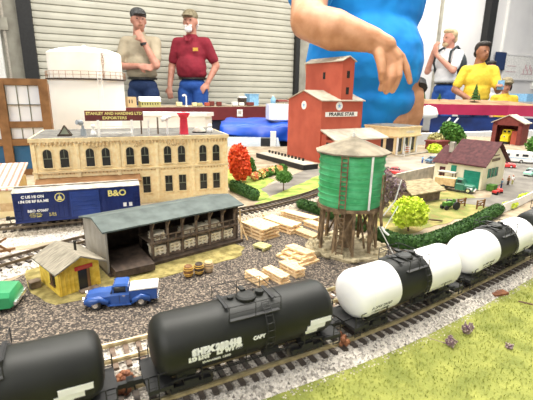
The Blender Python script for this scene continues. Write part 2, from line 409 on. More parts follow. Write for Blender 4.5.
patch('sandy_ground', [(-23.2, 35.4), (-20, 31), (-17.2, 28.9), (-15.4, 29.6), (-12.8, 32), (-14, 34), (-16, 36.5), (-20, 37.5)], .07, 'sand', .25)
patch('sandy_ground', [(-14.6, 32.9), (-12, 32.9), (-8.6, 35.1), (-5, 37.6), (-2.6, 39.9), (-2.4, 41.9), (-4, 43.5), (-15, 35)], .09, 'sand', .2)
patch('grass_field', [(-14, 11.5), (-.8, 19.2), (4.3, 22.4), (9.9, 25.6), (13.8, 28.0), (21.3, 32.9), (25.9, 35.6), (40, 46), (60, 62), (70, 55), (60, 20), (30, -5), (-14, -5)], .06, 'grass_ground', .2)
patch('sidewalk', [(38, 112.2), (49, 121.5), (50, 124), (36, 113)], .2, 'street')

# tracks ---------------------------------------------------------------
def spline(pts, step):
    P = [Vector(p) for p in pts]; out = []
    P = [P[0]*2-P[1]] + P + [P[-1]*2-P[-2]]
    for i in range(1, len(P)-2):
        a, b, c, d = P[i-1:i+3]
        for k in range(24):
            t = k/24; out.append(.5*((2*b)+(c-a)*t+(2*a-5*b+4*c-d)*t*t+(3*b-a-3*c+d)*t**3))
    out.append(P[-2]); res = [out[0]]; acc = 0
    for i in range(1, len(out)):
        seg = (out[i]-out[i-1]).length
        while acc+seg >= step:
            f = (step-acc)/seg; q = out[i-1].lerp(out[i], f); res.append(q); out[i-1] = q; seg = (out[i]-q).length; acc = 0
        acc += seg
    return res
def frames(pts):
    r = []
    for i, p in enumerate(pts):
        t = (pts[min(i+1, len(pts)-1)]-pts[max(i-1, 0)]).normalized(); r.append((p, t, Vector((-t.y, t.x))))
    return r
def sweep(m, fr, off, w0, w1, z0, z1, mi=0):
    vs = []; 
    for p, t, n in fr:
        for o_, z_ in ((off-w0/2, z0), (off+w0/2, z0), (off+w1/2, z1), (off-w1/2, z1)): q = p+n*o_; vs.append((q.x, q.y, z_))
    k = len(fr); fs = []
    for i in range(k-1):
        for j in range(4): fs.append((i*4+j, (i+1)*4+j, (i+1)*4+(j+1) % 4, i*4+(j+1) % 4))
    fs += [(0,1,2,3), ((k-1)*4+3, (k-1)*4+2, (k-1)*4+1, (k-1)*4)]
    m.add(vs, fs, mi)
ZR = .92
def track(label, pts, sp, bal, tiek, railk, bw=5.2, maxt=98, lo=0):
    fr = frames(spline(pts, .8)); ft = frames(spline(pts, sp))
    t = thing('track', label, 'track', (pts[0][0], pts[0][1], 0)); off = Vector((pts[0][0], pts[0][1]))
    for q in fr: q[0].x -= off.x; q[0].y -= off.y
    m = MB(); sweep(m, fr, 0, bw, 3.3, 0.02, .46); m.build('ballast', bal, t)
    for s_ in (-1, 1):
        m = MB(); sweep(m, fr, s_*.86, .22, .22, .62, .67); sweep(m, fr, s_*.86, .08, .08, .66, .85); sweep(m, fr, s_*.86, .14, .14, .84, ZR); m.build('rail', railk, t)
    me = None
    for i, (p, tt, n) in enumerate(ft[:maxt]):
        if me is None:
            first = MB().box((0, 0, 0), (.32, 3.0, .24)).build('tie', tiek, t); me = first.data; o = first
        else:
            o = bpy.data.objects.new('tie', me); col.objects.link(o); o.parent = t
        o.location = (Vector((p.x-off.x, p.y-off.y, .52)))*S; o.rotation_euler.z = math.atan2(tt.y, tt.x)+rnd(-.02, .02)
    return t
MAIN = [(-18, 13), (-12, 15.9), (-6.3, 18.7), (-.6, 21.6), (7.0, 25.6), (14.1, 30.2), (27.8, 40.1), (42, 51.5), (56, 64)]
track('front main track under the tank cars, with wide ballast shoulder', MAIN, .82, 'ballast', 'tie', 'rail')
T2 = []
for p, t_, n_ in frames(spline(MAIN, 6)): q = p+n_*4.6; T2.append((q.x, q.y))
track('second track between the gravel yard and the tank cars', T2[:11], .82, 'ballast', 'tie_brown', 'rail', bw=3.8)
TA = [(-48, 37), (-38, 42.6), (-30.1, 46.4), (-17.4, 51.3), (-8, 52.2), (-1.9, 55.6), (1.6, 58.7), (7.0, 64.2), (12, 71.5), (16, 79)]
track('track under the blue boxcar curving away behind the lumber shed', TA, .85, 'ballast_tan', 'tie', 'rail_dark', bw=4.6)
track('siding track curving past the back of the yellow hut', [(-40, 23), (-33, 28), (-28, 32.6), (-24.4, 37), (-21.3, 41.2), (-18, 44.6), (-16, 46.2)], .85, 'ballast', 'tie', 'rail_dark', bw=4.4)
mainp = spline(MAIN, .1); mainf = frames(mainp)

# loose ballast stones beside the front track (nobody could count them)
m = MB()
def stone(m, x, y, z, r):
    a = [rnd(.6, 1.2)*r for _ in range(6)]; q = rnd(0, 6)
    vs = [(x+a[0]*cos(q), y+a[0]*sin(q), z), (x-a[1]*sin(q), y+a[1]*cos(q), z), (x-a[2]*cos(q), y-a[2]*sin(q), z), (x+a[3]*sin(q), y-a[3]*cos(q), z), (x, y, z+a[4]), (x, y, z-a[5]*.5)]
    m.add(vs, [(0,1,4),(1,2,4),(2,3,4),(3,0,4),(1,0,5),(2,1,5),(3,2,5),(0,3,5)])
for _ in range(11000):
    p, t, n = mainf[int(rnd(40, 700))]; d = -abs(random.gauss(1.5, .9)) if random.random() < .72 else rnd(-1.4, 7)
    if abs(abs(d)-.86) < .12 or d < -3.1+rnd(-.2, .2): continue
    q = p+n*d; z = .46 if abs(d) < 1.65 else max(.06, .46-(abs(d)-1.65)*.42)
    if d > 2.9: z = .46 if 2.95 < d < 6.2 else .06
    stone(m, q.x, q.y, z, rnd(.04, .085))
solo(m, 'ballast_stones', 'ballast', 'loose pale grey ballast stones along the front track', 'ballast', kind='stuff')
m = MB()
for _ in range(52000):
    p, t, n = mainf[int(rnd(0, len(mainf)-1))]; d = rnd(2.9, 19)
    q = p-n*d*1.0
    if d < 3.0+noise.noise((q.x*.5, q.y*.5, 0))*.35: continue
    if d > 9 and random.random() < .3: continue
    h = rnd(.1, .26); a = rnd(0, 6.28); w = .035; lx, ly = rnd(-.12, .12), rnd(-.12, .12)
    m.add([(q.x-w*cos(a), q.y-w*sin(a), .05), (q.x+w*cos(a), q.y+w*sin(a), .05), (q.x+lx, q.y+ly, .05+h)], [(0,1,2)])
solo(m, 'static_grass', 'grass_blade', 'short yellow green grass covering the near edge of the layout', 'grass', kind='stuff')
for i, (x, y, s_, lb) in enumerate([(14.9, 26.0, 1, 'tall brown weed clump on the front grass'), (13.0, 24.4, .9, 'low brown weed clump with a twig on the front grass'), (17.0, 24.2, .5, 'tiny brown weed on the front grass, rightmost of three')]):
    m = MB()
    for _ in range(60):
        a = rnd(0, 6.28); r = rnd(0, .5)*s_; h = rnd(.2, .8)*s_
        m.cyl((x*0+r*cos(a)*.4, r*sin(a)*.4, 0), (r*cos(a), r*sin(a), h), .03, .05, 5)
    if i == 1: m.cyl((0, 0, .1), (-1.4, .5, .3), .03, n=5)
    solo(m, 'weed', 'leaf_purple', lb, 'weed', (x, y, .06))
m = MB().tube([(21.5, 30.6, .2), (23, 29, .5), (25, 29.3, .5), (28, 30.6, .3)], .07, 6)
solo(m, 'twig', 'trunk', 'dark bent twig lying on the grass beside the ballast at right', 'twig')
solo(MB().box((0, 0, .1), (1.6, .7, .2)), 'plank', 'rust', 'short rusty brown plank at the edge of the front ballast', 'plank', (20.6, 32.0, .1), 20)

# ------------------------------------------------------------------ rolling stock
def truck_unit(parent, x):
    t = MB()
    for y in (-1.08, 1.08):
        t.xprism([(y-.1, .35), (y+.1, .35), (y+.1, .62), (y-.1, .62)], x-1.05, x+1.05)
        t.box((x, y, .6), (.8, .24, .5)); t.box((x-.95, y, .48), (.35, .26, .36)); t.box((x+.95, y, .48), (.35, .26, .36))
    t.box((x, 0, .7), (.5, 2.2, .3))
    o = t.build('truck', 'under_black', parent)
    for dx in (-.9, .9):
        w = MB().cyl((x+dx, -.9, .46), (x+dx, .9, .46), .08)
        for y in (-.82, .82): w.cyl((x+dx, y-.09, .46), (x+dx, y+.09, .46), .46, n=20); w.cyl((x+dx, y*1.14-.02, .46), (x+dx, y*1.14+.02, .46), .2)
        w.build('wheelset', 'wheel', o)
def coupler(parent, x, s, mk='under_black'):
    m = MB().box((x+s*.35, 0, .85), (.9, .28, .28)); m.box((x+s*.85, .08, .85), (.35, .42, .42)); m.cyl((x+s*.7, 0, .85), (x+s*.6, 0, .3), .05)
    m.build('coupler', mk, parent)
def tank_car(label, banded, mark, L=11.3):
    t = thing('tank_car', label, 'tank car', group=None); r = 1.70; zc = 2.68; h = L/2
    prof = [(.02, -h), (.85, -h+.05), (1.3, -h+.18), (1.56, -h+.4), (r, -h+.75)]
    cuts = [-2.0, 1.35] if banded else []
    prof += [(r, c_) for c_ in cuts for _ in (0,)] + [(r, h-.75), (1.56, h-.4), (1.3, h-.18), (.85, h-.05), (.02, h)]
    if banded: mi = [0]*5+[1]+[0]*5
    else: mi = [0]*(len(prof)-1)
    m = MB().lathe(prof, (0, 0, zc), 48, mi, 'X')
    o = m.build('tank', ['tank_white', 'tank_black'] if banded else ['tank_black'], t, True)
    e = o.modifiers.new('e', 'EDGE_SPLIT'); e.split_angle = R(40)
    if banded:  # seam bands and small roof hatches
        s_ = MB()
        s_.lathe([(r+.02, -h+1.0), (r+.03, -h+1.02), (r+.03, -h+1.07), (r+.02, -h+1.09)], (0, 0, zc), 48, 0, 'X'); s_.build('weld_band', 'tank_white', t, True)
    # saddle frame, sills, running boards
    u = MB().box((0, 0, .95), (L+1.0, .8, .34))
    for s_ in (-1, 1):
        u.box((s_*(h-.2), 0, .95), (1.3, 2.9, .22)); u.box((s_*(h-1.7), 0, 1.35), (1.1, 2.0, .7))
        for y in (-1.35, 1.35): u.bar((s_*(h+.35), y, .95), (s_*(h-1.6), y*.9, 1.2), .1)
    u.build('underframe', 'under_black', t)
    for s_ in (-1, 1):
        for y in (-1.42, 1.42):
            k = MB()
            for x in (s_*(h+.4), s_*(h-.1)): k.cyl((x, y, .35), (x, y, 1.9), .035, n=6)
            for z in (.4, .8, 1.2, 1.6): k.cyl((s_*(h+.4), y, z), (s_*(h-.1), y, z), .03, n=6)
            k.cyl((s_*(h-.1), y, 1.9), (s_*(h-1.4), y, 2.0), .03, n=6)
            k.build('grab_iron', 'under_black', t)
    for s_ in (-1, 1): truck_unit(t, s_*(h-1.9)); coupler(t, s_*(h+.3), s_)
    b = MB().cyl((.9, -.5, .75), (1.9, -.5, .75), .32).box((-1.2, .3, .7), (.8, .6, .5)); b.cyl((-3, -.9, .7), (3, -.9, .7), .04, n=6); b.build('brake_gear', 'under_black', t)
    for y in (-1.55, 1.55):
        k = MB()
        for x in (-h+2.4, -h+5, h-5, h-2.4): k.cyl((x, y, .95), (x, y, 2.2), .04, n=6)
        k.cyl((-h+1, y, 1.35), (h-1, y, 1.35), .03, n=6)
        k.build('handrail', 'under_black', t)
    # dome, platform, railing, ladders
    d = MB().lathe([(.62, 1.4), (.62, 1.82), (.5, 1.9), (.02, 1.93)], (0, 0, zc), 20)
    d.cyl((.9, 0, zc+1.5), (.9, 0, zc+1.95), .25).cyl((-.9, .2, zc+1.5), (-.9, .2, zc+1.85), .2); d.box((0, .62, zc+1.95), (.3, .5, .12))
    d.build('dome', 'tank_black', t)
    w = MB()
    for y in (-1.2, 1.2):
        w.box((0, y*1.1, zc+1.22), (3.1 if not banded else 2.3, .26, .06))
    for x in (-1.45, 1.45): w.box((x*(1 if not banded else .72), 0, zc+1.74), (.25, 1.6, .05))
    w.build('platform', 'under_black', t)
    rl = MB(); X = 1.6 if not banded else 1.1
    for y in (-1.42, 1.42):
        for x in (-X, 0, X): rl.cyl((x, y, zc+1.25), (x, y, zc+2.1), .025, n=6)
        rl.cyl((-X, y, zc+2.1), (X, y, zc+2.1), .025, n=6); rl.cyl((-X, y, zc+1.7), (X, y, zc+1.7), .02, n=6)
    for x in (-X, X): rl.cyl((x, -1.42, zc+2.1), (x, 1.42, zc+2.1), .025, n=6)
    rl.build('railing', 'under_black', t)
    for sy in (-1, 1):
        l = MB(); pa = []
        for k_ in range(9):
            a = R(28+k_*13.5) if True else 0
            pa.append((sy*(r+.14)*sin(a), zc+(r+.14)*cos(a)))
        for x in (.6, 1.05):
            l.tube([(x, a, b_) for a, b_ in pa], .03, 5)
        for a, b_ in pa: l.cyl((.6, a, b_), (1.05, a, b_), .028, n=5)
        l.build('ladder', 'under_black', t)
    # stencilled markings on both flanks
    for sy in (-1, 1):
        def lab(txt, size, x, ang, bold=.02, sx=1):
            a = R(ang); rot = (pi/2 - (pi/2-a), 0, 0) if sy < 0 else (pi-a if False else a, 0, pi)
            n = Vector((0, sy*sin(a), cos(a))); p = Vector((0, 0, zc))+n*(r+.012)
            return text(txt, size, (x if sy < 0 else -x, p.y, p.z), (a, 0, 0 if sy < 0 else pi), mark[0], t, 'lettering', .006, sx, 'CENTER', bold)
        for it in mark[1]: lab(*it)
        if not banded:
            for x, ang, w_, h_ in mark[2]:
                a = R(ang); n = Vector((0, sy*sin(a), cos(a))); p = Vector((0, 0, zc))+n*(r+.01)
                q = MB().box((0, 0, 0), (w_, h_, .02)).build('placard', 'lettering_white', t); q.location = Vector((x if sy < 0 else -x, p.y, p.z))*S; q.rotation_euler = (a, 0, 0 if sy < 0 else pi)
    return t
blackmark = ('lettering_white', [('SHPX 203418', .46, -2.4, 86, .05, 1.05), ('LD LMT', .34, -3.4, 99, .04), ('LT WT 58', .34, -1.7, 98, .04), ('CAPY', .3, .1, 90, .02), ('DANGER 1203', .26, -2.4, 114, .01)], [(4.3, 92, 1.5, .34), (4.0, 104, 1.3, .34), (3.7, 116, .9, .3)])
whitemark = ('tank_black', [('ADMX 29187', .34, -3.9, 104, .0, 1), ('CORN SYRUP', .28, -3.9, 117, 0, 1), ('LT WT 622', .26, 3.4, 112, 0)], [])
def on_main(s): p, t, n = mainf[max(0, min(len(mainf)-1, int(round(s*10))))]; return p, math.degrees(math.atan2(t.y, t.x))
def main_s(x, y): return min(range(len(mainf)), key=lambda i: (mainf[i][0]-Vector((x, y))).length)/10
s2 = main_s(-.9, 21.6); PITCH = 13.25
tb = tank_car('black tank car with white lettering and ladder, whole in the middle foreground', False, blackmark)
def place(o, s):
    p, a = on_main(s-5); q, b = on_main(s+5); c = (p+q)/2
    o.location = Vector((c.x, c.y, ZR))*S; o.rotation_euler.z = math.atan2((q-p).y, (q-p).x)
s2 -= .3; place(tb, s2)
c1 = dup(tb, (0, 0, 0), 0, 'black tank car cut off by the left edge of the photo')
# the first car stands on the straight continuation of the track
p, a = on_main(5); d = Vector((cos(R(a)), sin(R(a)))); c = mainf[int(s2*10)][0]-d*PITCH*.99
p2, a2 = on_main(max(3, s2-PITCH)); base = mainf[0][0]; dd = (mainf[40][0]-mainf[0][0]).normalized()
s1 = s2-PITCH-.3; c = mainf[0][0]+dd*s1 if s1 < 5 else mainf[int(s1*10)][0]
c1.location = Vector((c.x, c.y, ZR))*S; c1.rotation_euler.z = math.atan2(dd.y, dd.x)
card = MB().box((0, 0, .5), (1.3, .1, 1.0)).build('data_card', 'lettering_white', c1, False, (0.5, -1.3, 4.1))
tw = tank_car('white tank car with black centre band, nearest of the white cars', True, whitemark); place(tw, s2+PITCH)
for k, lb in ((2, 'white tank car with black centre band, second of the white cars, beside the hedge'), (3, 'black tank car at the far right end of the train, mostly out of frame')):
    o = dup(tw if k == 2 else tb, (0, 0, 0), 0, lb); place(o, s2+PITCH*k)
for o_, sx_ in ((tb, 6.6),):
    m = MB()
    for _ in range(30): m.ball((rnd(-.35, .35), rnd(-.6, .6), rnd(-.2, .45)), rnd(.14, .3), 6)
    p, t, n = mainf[int((s2-PITCH/2)*10)]
solo(m, 'dried_shrub', 'rust', 'rust brown dry shrub clump between the two black tank cars', 'shrub', (mainf[int((s2-6.9)*10)][0].x-.6, mainf[int((s2-6.9)*10)][0].y-.1+1.2, .75))
m = MB()
for _ in range(14): m.ball((rnd(-.25, .25), rnd(-.4, .4), rnd(-.1, .3)), rnd(.12, .22), 6)
q = mainf[int((s2+6.9)*10)][0]; solo(m, 'dried_shrub', 'rust', 'small rust coloured clump between the black and the first white tank car', 'shrub', (q.x+.3, q.y-1.0, 1.0))

# boxcar
bc = thing('boxcar', 'dark blue boxcar with yellow railway lettering on the track beside the brick building', 'boxcar', (-23.6, 48.95, ZR), 21.9)
L = 14.2; h = L/2; bw = 1.62
m = MB().xprism([(-bw, .75), (bw, .75), (bw, 4.2), (-bw, 4.2)], -h, h)
for k in range(26):
    x = -h+.3+k*(L-.6)/25
    if abs(x-.6) > 1.75:
        for y in (-bw, bw): m.box((x, y, 2.45), (.07, .1, 3.3))
for y in (-bw, bw): m.box((0, y, .72), (L, .16, .25)); m.box((0, y, 4.18), (L, .16, .14))
m.build('body', 'boxcar_blue', bc)
for y, s_ in ((-bw, -1), (bw, 1)):
    m = MB().box((.6, y+s_*.07, 2.45), (3.3, .1, 3.2))
    for k in range(6): m.box((.6, y+s_*.14, 1.05+k*.56), (3.1, .06, .08))
    m.box((-.9, y+s_*.16, 2.45), (.08, .05, 3)); m.build('door', 'boxcar_door', bc)
m = MB().xprism([(-bw-.08, 4.22), (bw+.08, 4.22), (bw+.08, 4.3), (0, 4.62), (-bw-.08, 4.3)], -h-.05, h+.05)
for k in range(14):
    x = -h+.3+k*(L-.6)/13; m.bar((x, -bw, 4.33), (x, 0, 4.64), .08); m.bar((x, bw, 4.33), (x, 0, 4.64), .08)
m.box((0, 0, 4.68), (L, .5, .06)); m.build('roof', 'roof_silver', bc)
m = MB().box((0, 0, .6), (L-1, .8, .35)); m.box((0, -1, .5), (3, .3, .35)); m.build('underframe', 'under_black', bc)
for s_ in (-1, 1): truck_unit(bc, s_*(h-2)); coupler(bc, s_*(h+.2), s_)
for y in (-bw-.1, bw+.1):
    for x0 in (-h+.1, h-.75):
        m = MB()
        for x in (x0+.03, x0+.62): m.cyl((x, y, .75), (x, y, 3.4), .03, n=5)
        for k in range(7): m.cyl((x0, y, .8+k*.42), (x0+.65, y, .8+k*.42), .03, n=5)
        m.build('ladder', 'boxcar_blue', bc)
yb = -bw-.07
text('B&O', 1.05, (4.35, yb, 3.45), FRONT, 'yellow_letter', bc, 'lettering', .03, 1.05, bold=.03)
text('C US HI ON', .45, (-5.0, yb, 3.72), FRONT, 'lettering_white', bc, 'lettering', .03, 1.0, bold=.02)
text('UN DE RF RA ME', .42, (-4.95, yb, 3.16), FRONT, 'lettering_white', bc, 'lettering', .03, 1.0, bold=.02)
text('B&O 470687', .42, (-4.6, yb, 1.98), FRONT, 'lettering_white', bc, 'lettering', .03, 1.0, bold=.01)
text('CAPY 140000\nLD LMT 151200\nLT WT 68800', .2, (-4.9, yb, 1.45), FRONT, 'yellow_letter', bc, 'lettering', .03, 1.0)
text('IL 50-6\nIW 9-4', .26, (-3.1, yb, 1.4), FRONT, 'yellow_letter', bc, 'lettering', .03)
m = MB().cyl((-2.15, yb+.05, 3.45), (-2.15, yb-.02, 3.45), .55, n=28); m.build('emblem', 'yellow_letter', bc)
m = MB().cyl((-2.15, yb-.02, 3.45), (-2.15, yb-.04, 3.45), .46, n=28); e = m.build('emblem_field', 'boxcar_blue', bc)
m = MB().box((-2.15, yb-.06, 3.18), (.62, .03, .12)).box((-2.15, yb-.06, 3.33), (.42, .03, .18)); m.cyl((-2.15, yb-.045, 3.45), (-2.15, yb-.075, 3.45), .19).box((-2.15, yb-.06, 3.72), (.06, .03, .2)); m.build('dome_emblem', 'yellow_letter', bc)
for x in (5.2, 5.9): MB().box((x, yb, 1.9), (.4, .03, .5)).build('placard', 'lettering_white', bc)

# ------------------------------------------------------------------ brick warehouse
BA = 20.9; bx, by = -32.6, 54.8
wh = thing('brick_warehouse', 'long two-storey cream brick warehouse with arched windows and roof sign', 'building', (bx, by, 0), BA)
BL, BD, BH = 28.0, 14.5, 10.15
m = MB().box((BL/2, BD/2, BH/2), (BL, BD, BH)); m.build('wall', 'brick_cream', wh)
m = MB()
for y0, y1 in ((-.18, .35), (BD-.35, BD+.18)): m.box((BL/2, (y0+y1)/2, BH-.1), (BL+.36, y1-y0, .5))
for x in (0, BL): m.box((x, BD/2, BH-.1), (.45, BD, .5))
m.box((BL/2, -.1, 5.55), (BL+.2, .3, .28)); m.build('cornice', 'cornice', wh)
m = MB(); m2_ = MB()
for k in range(57):
    x = .25+k*.49; m.add([(x-.21, -.2, 9.82), (x+.21, -.2, 9.82), (x, -.2, 9.2), (x-.21, .02, 9.82), (x+.21, .02, 9.82), (x, .02, 9.2)], [(0, 2, 1), (3, 4, 5), (0, 1, 4, 3), (1, 2, 5, 4), (2, 0, 3, 5)])
    m2_.add([(x-.16, -.14, 5.4), (x+.16, -.14, 5.4), (x, -.14, 5.12), (x-.16, .02, 5.4), (x+.16, .02, 5.4), (x, .02, 5.12)], [(0, 2, 1), (3, 4, 5), (0, 1, 4, 3), (1, 2, 5, 4), (2, 0, 3, 5)])
m.build('corbel_band', 'brick_trim', wh); m2_.build('corbel_band', 'brick_trim', wh)
for x in (0.3, 5.8, 11.3, 16.8, 22.3, 27.7): MB().box((x, -.06, 4.9), (.5, .2, 9.2)).build('pilaster', 'brick_cream', wh)
m = MB().box((BL/2, BD/2, BH+.14), (BL-.1, BD-.3, .06)); m.build('roof', 'flat_roof', wh)
def arch(m, x, z, w, hh, y0, y1, mi=0, arc=True):
    pts = [(x-w/2, z), (x+w/2, z)]
    if arc:
        for k in range(9): a = pi*k/8; pts.append((x+w/2*cos(a), z+hh-w/2+w/2*sin(a)))
    else: pts += [(x+w/2, z+hh), (x-w/2, z+hh)]
    m.yprism(pts, y0, y1, mi)
for row, z, hh, arc in ((1, 6.2, 2.6, True), (0, 1.7, 2.5, False)):
    for bay in range(5):
        for dx in (-.95, .95):
            x = 3.05+bay*5.48+dx*1.12
            m = MB(); arch(m, x, z-.05, 1.42, hh+.15, -.14, .02, 0, arc); arch(m, x, z, 1.1, hh, -.17, -.1, 1, arc)
            m.box((x, -.19, z+hh*.5), (1.1, .08, .13), mi=2); m.box((x, -.19, z+hh*.72), (.08, .06, hh*.5), mi=2); m.box((x, -.2, z-.08), (1.6, .22, .16), mi=0)
            m.build('window', ['cornice', 'dark_window', 'sash'], wh)
for t_, x in (('STANLEY', 8.7), ('AND', 14.3), ('HARDING', 19.9)): text(t_, .55, (x, -.14, 9.0), FRONT, 'brick_trim', wh, 'lettering', .03, 1.2, bold=.02)
m = MB().xprism([(-1.9, 4.05), (.02, 4.75), (.02, 4.55), (-1.9, 3.9)], .2, 14.2); m.build('canopy', 'timber_brown', wh)
# fire stairs lettering free right corner, tiny roof parapet cap
sg = thing('roof_sign', 'dark red sign board with cream lettering on white posts above the warehouse roof', 'sign', (-25.5, 58.4, BH+.17), BA)
MB().box((3.3, 0, 3.0), (8.0, .14, 1.45)).build('board', 'maroon_sign', sg)
text('STANLEY AND HARDING LTD', .58, (3.3, -.09, 3.32), FRONT, 'yellow_letter', sg, 'lettering', .02, .98, bold=.015)
text('EXPORTERS', .55, (3.3, -.09, 2.68), FRONT, 'yellow_letter', sg, 'lettering', .02, 1.15, bold=.015)
m = MB()
for x in (1.0, 5.6): m.box((x, 0, 1.2), (.36, .26, 2.4))
m.box((3.3, -.1, .55), (4.9, .2, .22)); m.box((3.3, -.1, 1.5), (4.9, .2, .14)); m.build('frame', 'white_paint', sg)
def onroof(u, v): a = R(BA); return (bx+u*cos(a)-v*sin(a), by+u*sin(a)+v*cos(a), BH+.17)
sk = thing('roof_skylight', 'dark triangular skylight tent near the left end of the warehouse roof', 'skylight', onroof(4.2, 3.2), BA)
m = MB(); m.add([(-.9, -.6, 0), (.9, -.6, 0), (.9, .8, 0), (-.9, .8, 0), (0, 0, 1.5)], [(0, 3, 2, 1), (0, 1, 4), (1, 2, 4), (2, 3, 4), (3, 0, 4)]); m.build('glazing', 'sash', sk)
m = MB()
for p in ((-.9, -.6), (.9, -.6), (.9, .8), (-.9, .8)): m.bar((p[0], p[1], 0), (0, 0, 1.5), .14)
m.box((0, -.62, .15), (1.9, .14, .3)); m.build('frame', 'dark_wood', sk)
vt = thing('roof_vent', 'pale blue roof ventilator with round cowl left of the roof sign', 'vent', onroof(6.7, 3.0), BA)
MB().cyl((0, 0, 0), (0, 0, 1.0), .42, .36, 16).build('stack', 'folding_top', vt); MB().cyl((0, 0, 1.0), (0, 0, 1.5), .2).ball((-.25, 0, 1.9), (.42, .4, .45), 12).cyl((-.55, -.2, 1.95), (-.75, -.35, 2.0), .3, .36).build('cowl', 'folding_top', vt)
solo(MB().lathe([(.35, 0), (.42, .3), (.3, .7), (.1, 1.1), (.3, 1.3), (.25, 1.6), (.02, 1.75)], n=14), 'roof_finial', 'white_paint', 'small white vase shaped finial standing by the left sign post', 'finial', onroof(8.1, 2.2), smooth=True)
for i, (u, v, hh, mk, lb) in enumerate([(15.0, 3, 2.6, 'weathered_wood', 'brown roof post just right of the sign'), (16.1, 3, 2.1, 'white_paint', 'short white roof post between the two brown posts'), (17.5, 3, 2.6, 'weathered_wood', 'brown roof post beside the white cowl')]):
    solo(MB().box((0, 0, hh/2), (.22, .22, hh)), 'roof_post', mk, lb, 'post', onroof(u, v), BA)
cw = thing('roof_cowl', 'white curved cowl vent on a post beside the red chimney', 'vent', onroof(18.9, 2.6), BA)
MB().box((0, 0, 1.1), (.24, .24, 2.2)).build('post', 'white_paint', cw)
MB().ball((-.2, 0, 2.5), (.45, .4, .35), 12).cyl((-.1, 0, 2.4), (-.75, -.3, 2.3), .3, .38, 12).ball((.3, 0, 2.65), (.4, .3, .25), 10).build('cowl', 'white_paint', cw, True)
ch = thing('chimney', 'bright red tapered chimney with flared top on the warehouse roof', 'chimney', onroof(21.4, 2.0), BA)
m = MB()
def frus(m, z0, z1, a, b): m.add([(-a, -a, z0), (a, -a, z0), (a, a, z0), (-a, a, z0), (-b, -b, z1), (b, -b, z1), (b, b, z1), (-b, b, z1)], [(0,3,2,1), (4,5,6,7), (0,1,5,4), (1,2,6,5), (2,3,7,6), (3,0,4,7)])
frus(m, 0, 2.6, .62, .48); frus(m, 2.6, 3.1, .55, .8); frus(m, 3.1, 3.35, .85, .85); m.build('stack', 'chimney_red', ch)
MB().box((0, -.5, 2.2), (.4, .16, .3)).box((0, -.4, 3.5), (.5, .1, .1)).build('bracket', 'chimney_red', ch)
hd = thing('roof_hatch', 'round grey glass roof dome right of the red chimney', 'skylight', onroof(24.3, 4.2), BA)
MB().lathe([(1.1, 0), (1.1, .2), (.95, .5), (.6, .85), (.02, 1.0)], n=18).build('dome', 'stone_grey', hd, True)
MB().lathe([(1.2, 0), (1.2, .18), (1.05, .22)], n=18).build('rim', 'dark_window', hd)
solo(MB().ball((0, 0, .45), .5, 14).ball((0, 0, 1.15), .38, 14), 'roof_ornament', 'white_paint', 'white double ball ornament at the right end of the warehouse roof', 'ornament', onroof(25.9, 3.2), smooth=True)
an = thing('loading_annex', 'low cream annex with pale ribbed metal roof at the left end of the warehouse', 'building', (-39.0, 50.0, 0), BA)
MB().box((2.7, 4.6, 2.1), (5.4, 9, 4.2)).build('wall', 'cream_paint', an)
m = MB().add([(-.4, -.2, 4.0), (5.9, -.2, 4.0), (5.9, 9.4, 6.0), (1.4, 9.4, 6.0), (-.4, -.2, 3.8), (5.9, -.2, 3.8), (5.9, 9.4, 5.8), (1.4, 9.4, 5.8)], [(0,1,2,3), (7,6,5,4), (0,4,5,1), (1,5,6,2), (2,6,7,3), (3,7,4,0)]); m.build('roof', 'roof_seam', an)
MB().box((2.7, .05, 1.5), (5.5, .2, 1.1)).build('band', 'lumber_tan', an)
MB().box((2.8, -.08, 1.55), (1.6, .12, .6)).build('sign_plate', 'white_paint', an)
MB().box((1.2, .06, 3.0), (1.0, .1, 1.2)).build('window', 'dark_window', an)

solo(MB().prism([(-10, -1), (9, -1), (10.5, 1), (-10, 1)], 0, 11.2).prism([(-10.3, -1.4), (9.3, -1.4), (11, 1.4), (-10.3, 1.4)], 11.2, 12.1), 'backdrop_board', 'white_paint', 'long white board running behind the warehouse roof posts', 'board', (-23.8, 96, .02), 8)
# white storage tank behind the warehouse
TX, TY, TR = -47.2, 108.5, 8.9
st = thing('storage_tank', 'big cream white cylindrical storage tank with domed top and walkway', 'storage tank', (TX, TY, 0))
zb = 19.6
m = MB().lathe([(TR+.1, 0), (TR+.1, zb-.2)], n=56); m.build('lower_shell', 'pale_tank', st, True).modifiers.new('e', 'EDGE_SPLIT').split_angle = R(40)
m = MB().lathe([(TR-.1, zb), (TR-.1, zb+6.0), (TR-.6, zb+6.4), (TR*.7, zb+7.1), (TR*.35, zb+7.6), (.02, zb+7.8)], n=56); m.build('upper_shell', 'white_tank', st, True).modifiers.new('e', 'EDGE_SPLIT').split_angle = R(40)
MB().cyl((0, 0, zb+7.5), (0, 0, zb+8.2), .4).build('vent', 'white_tank', st)
MB().lathe([(TR, zb-.45), (TR+.7, zb-.3), (TR+.7, zb-.05), (TR-.2, zb)], n=56).build('walkway', 'dark_wood', st)
m = MB(); n = 34
for i in range(n): a = 2*pi*i/n; m.cyl(((TR+.6)*cos(a), (TR+.6)*sin(a), zb), ((TR+.6)*cos(a), (TR+.6)*sin(a), zb+1.6), .06, n=5)
for z in (zb+.8, zb+1.6): m.tube([((TR+.6)*cos(2*pi*i/n), (TR+.6)*sin(2*pi*i/n), z) for i in range(n+1)], .05, 5)
m.build('railing', 'rusty_rail', st)
a = R(-62+12); px, py = (TR+1.0)*cos(a), (TR+1.0)*sin(a); m = MB()
for d in (-.5, .5): m.cyl((px-d*sin(a), py+d*cos(a), 0), (px-d*sin(a), py+d*cos(a), zb+2.6), .07, n=5)
for k in range(30): m.cyl((px-.5*sin(a), py+.5*cos(a), .5+k*.72), (px+.5*sin(a), py-.5*cos(a), .5+k*.72), .05, n=5)
